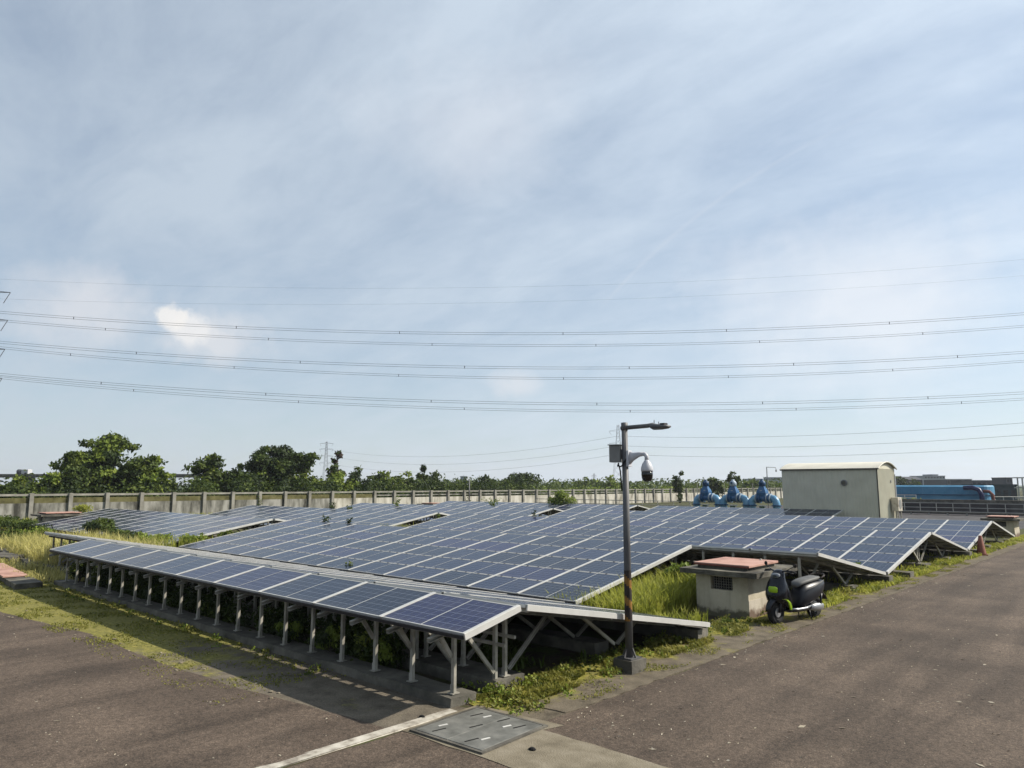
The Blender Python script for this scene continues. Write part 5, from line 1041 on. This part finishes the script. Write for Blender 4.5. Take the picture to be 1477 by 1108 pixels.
# ------------------------------------------------------------------ power lines and pylons
M_wire = mat('wire', [(0.10, 0.105, 0.115)], rough=0.6)
M_pylon = mat('pylon_steel', [(0.17, 0.165, 0.17), (0.24, 0.23, 0.235)], rough=0.6, metal=0.2)
def wire_path(D, ys, n=36, p0=-60, p1=1640):
    co = np.polyfit([0, 740, 1477], ys, 2); return [gp(px, D, hz(float(np.polyval(co, px)), D)) for px in np.linspace(p0, p1, n)]
for i, (D, ys, lb) in enumerate(((140, (451, 480, 453), 'uppermost twin power cable crossing the sky'), (155, (463, 497, 471), 'second twin power cable from the top'), (140, (494, 529, 508), 'third twin power cable from the top'), (155, (502, 544, 521), 'fourth twin power cable from the top'), (140, (540, 580, 566), 'fifth twin power cable from the top'), (155, (545, 590, 575), 'lowest twin power cable crossing the sky'))):
    P = wire_path(D, ys); t = thing('power_cable', lb, 'power cable', P[0], 0, 'twin power cables crossing the sky')
    for dz in (0.0, -0.42): MB().tube([p - P[0] + Vector((0, 0, dz)) for p in P], 0.030, 5).build('conductor', M_wire, t)
    for j in range(3 + i % 3, len(P) - 1, 5): p = P[j] - P[0]; MB().tube([p + Vector((0, 0, 0.05)), p + Vector((0, 0, -0.47))], 0.07, 5).build('spacer', M_wire, t)
for D, ys, lb in ((150, (404, 414, 377), 'upper thin earth wire high in the sky'), (160, (432, 436, 400), 'lower thin earth wire high in the sky')):
    P = wire_path(D, ys); o = MB().tube([p - P[0] for p in P], 0.012, 5).build('earth_wire', M_wire, None, False, P[0]); tag(o, lb, 'wire', 'thin earth wires')
def pylon(px, D, top, lb, arms, hb, half):
    """four tapering legs, lattice bracing, pairs of cross arms at given picture rows"""
    H = hz(top, D); t = thing('pylon', lb, 'pylon', gp(px, D), math.atan2(RT.y, RT.x), 'lattice power pylons'); sz = max(0.10, D * 0.00024)
    def wd(z): return hb * (1 - z / H) ** 1.2 + 0.5
    m = MB(); lv = [H * q for q in (0, 0.16, 0.30, 0.42, 0.53, 0.62, 0.70, 0.77, 0.84, 0.90, 0.95, 1.0)]
    for sx in (-1, 1):
        for sy in (-1, 1):
            for a, b in zip(lv, lv[1:]): m.bar((sx * wd(a), sy * wd(a), a), (sx * wd(b), sy * wd(b), b), sz, sz)
    m.build('legs', M_pylon, t); m = MB()
    for a, b in zip(lv, lv[1:]):
        for s in (-1, 1):
            m.bar((-wd(a), s * wd(a), a), (wd(b), s * wd(b), b), sz * 0.6, sz * 0.6); m.bar((wd(a), s * wd(a), a), (-wd(b), s * wd(b), b), sz * 0.6, sz * 0.6)
            m.bar((s * wd(a), -wd(a), a), (s * wd(b), wd(b), b), sz * 0.6, sz * 0.6)
    m.build('lattice', M_pylon, t)
    for py in arms:
        z = hz(py, D)
        for s in (-1, 1):
            am = MB().bar((s * wd(z), 0, z + 0.8), (s * half, 0, z), sz, sz).bar((s * wd(z), 0, z), (s * half, 0, z), sz, sz).build('cross_arm', M_pylon, t)
            MB().bar((s * half, 0, z), (s * (half - 1.2), 0, z - 2.2), sz * 0.9, sz * 0.9).build('insulator', M_pylon, am)
    return t
pylon(-76, 140, 395, 'big pylon just outside the left edge, arm tips poking in', (422, 462, 504, 546), 3.6, 8.5)
pylon(469, 640, 637, 'faint distant pylon above the trees on the left', (640, 648, 658, 668), 2.2, 6)
pylon(893, 400, 613, 'lattice pylon seen behind the lamp post', (622, 640, 656), 3.2, 5)
o = pylon(857, 900, 683, 'tiny pylon on the horizon left of the lamp post', (686,), 2.0, 3)
for i, (y0, y1, ym, y2, ym2) in enumerate(((648, 629, 653, 604, 634), (657.5, 643, 663, 622, 645), (668, 655, 673, 639, 658))):
    A, B = gp(469, 640, hz(y0, 640)), gp(893, 400, hz(y1, 400)); C2 = gp(1560, 250, hz(y2, 250)); pts = []
    for a, b, sg in ((A, B, 9.0), (B, C2, 3.0)):
        for j in range(13): s = j / 12; q = a.lerp(b, s); q.z -= sg * 4 * s * (1 - s); pts.append(q)
    o = MB().tube([p - pts[0] for p in pts], 0.055, 5).build('power_line', M_wire, None, False, pts[0]); tag(o, '%s of three low far power lines over the tree tops' % ('uppermost', 'middle', 'lowest')[i], 'wire', 'far power lines')

# ------------------------------------------------------------------ litter and stones
def gr(px, py):
    c_, s_ = math.cos(PITCH), math.sin(PITCH); f = Vector((-math.sin(YAW) * c_, math.cos(YAW) * c_, s_)); u = RT.cross(f); v = f + RT * ((px - 738.5) / FPX) - u * ((py - 554) / FPX); k = -CAM_H / v.z; return Vector((v.x * k, v.y * k, 0))
M_litter = mat('dry_leaf_litter', [(0.24, 0.19, 0.12), (0.40, 0.35, 0.26), (0.52, 0.48, 0.40)], scale=30, rough=0.9)
r = random.Random(91); m = MB()
for i in range(2300):
    if i < 260: x, y = -5.74 + abs(r.gauss(0, 0.22)), 6.9 + 24 * r.random() ** 1.4
    elif i < 1900: x, y = r.uniform(-5.7, 2), 6.8 + 22 * r.random() ** 1.5
    else: x, y = r.uniform(-20, -7), r.uniform(0.5, 5.3)
    a = r.uniform(0, 6.28); ln = r.uniform(0.006, 0.034) * (1.8 if r.random() < 0.06 else 0.7); wd_ = ln * r.uniform(0.2, 0.5); u = Vector((math.cos(a), math.sin(a), 0)); v = Vector((-u.y, u.x, 0)); p = Vector((x, y, 0.016)); h = Vector((0, 0, r.uniform(0.003, 0.012)))
    m.add([p - u * ln, p + v * wd_ + h, p + u * ln + h * 0.5, p - v * wd_], [(0, 1, 2), (0, 2, 3)])
o = m.build('leaf_litter', M_litter); tag(o, 'scattered dry leaf bits on the asphalt', None, kind='stuff')
m = MB()
for i in range(34):
    x = r.uniform(-19, -8.5); y = 4.35 + (x + 19) * 0.06 + r.uniform(-0.25, 0.35); s = r.uniform(0.012, 0.036); p = (x, y, 0.012 + s * 0.2)
    rings = [[(p[0] + math.cos(a) * q * s * r.uniform(0.8, 1.2), p[1] + math.sin(a) * q * s * r.uniform(0.8, 1.2), p[2] + z * s) for a in [6.283 * j / 6 for j in range(6)]] for z, q in ((-0.3, 0.9), (0.1, 1.0), (0.35, 0.6))]
    m.loft(rings)
o = m.build('rubble', M_conc_tan); tag(o, 'pale stone chips along the edge of the left road', None, kind='stuff')
p = gr(768, 1084); rs = random.Random(3)
rings = [[(math.cos(a) * q * 0.05 * rs.uniform(0.8, 1.2), math.sin(a) * q * 0.04 * rs.uniform(0.8, 1.2), z) for a in [6.283 * j / 9 for j in range(9)]] for z, q in ((0, 0.9), (0.02, 1.0), (0.045, 0.6))]
o = MB().loft(rings).build('stone', M_black, None, False, (p.x, p.y, 0.014)); o.scale = (0.9, 0.8, 0.55); tag(o, 'small black stone on the tan concrete by the steel cover', 'stone')
p = gr(609, 1036); o = MB().loft(rings).build('stone', M_black, None, False, (p.x, p.y, 0.006)); o.scale = (0.9, 0.7, 0.6); tag(o, 'flat dark stone left of the white kerb strip', 'stone')

# ------------------------------------------------------------------ haze: pale air over the whole place
hm = bpy.data.materials.new('haze_air'); hm.use_nodes = True; ht = hm.node_tree
for n in list(ht.nodes):
    if n.type != 'OUTPUT_MATERIAL': ht.nodes.remove(n)
pv = nd(ht, 'ShaderNodeVolumePrincipled'); pv.inputs['Color'].default_value = (0.88, 0.92, 1.0, 1); pv.inputs['Density'].default_value = 0.00022; pv.inputs['Anisotropy'].default_value = 0.2
ht.links.new(pv.outputs[0], [n for n in ht.nodes if n.type == 'OUTPUT_MATERIAL'][0].inputs['Volume'])
o = MB().box(-2900, -2900, -1.0, 2900, 2900, 75.0).build('haze', hm); o['kind'] = 'stuff'; o['label'] = 'thin pale haze in the air over the whole site'
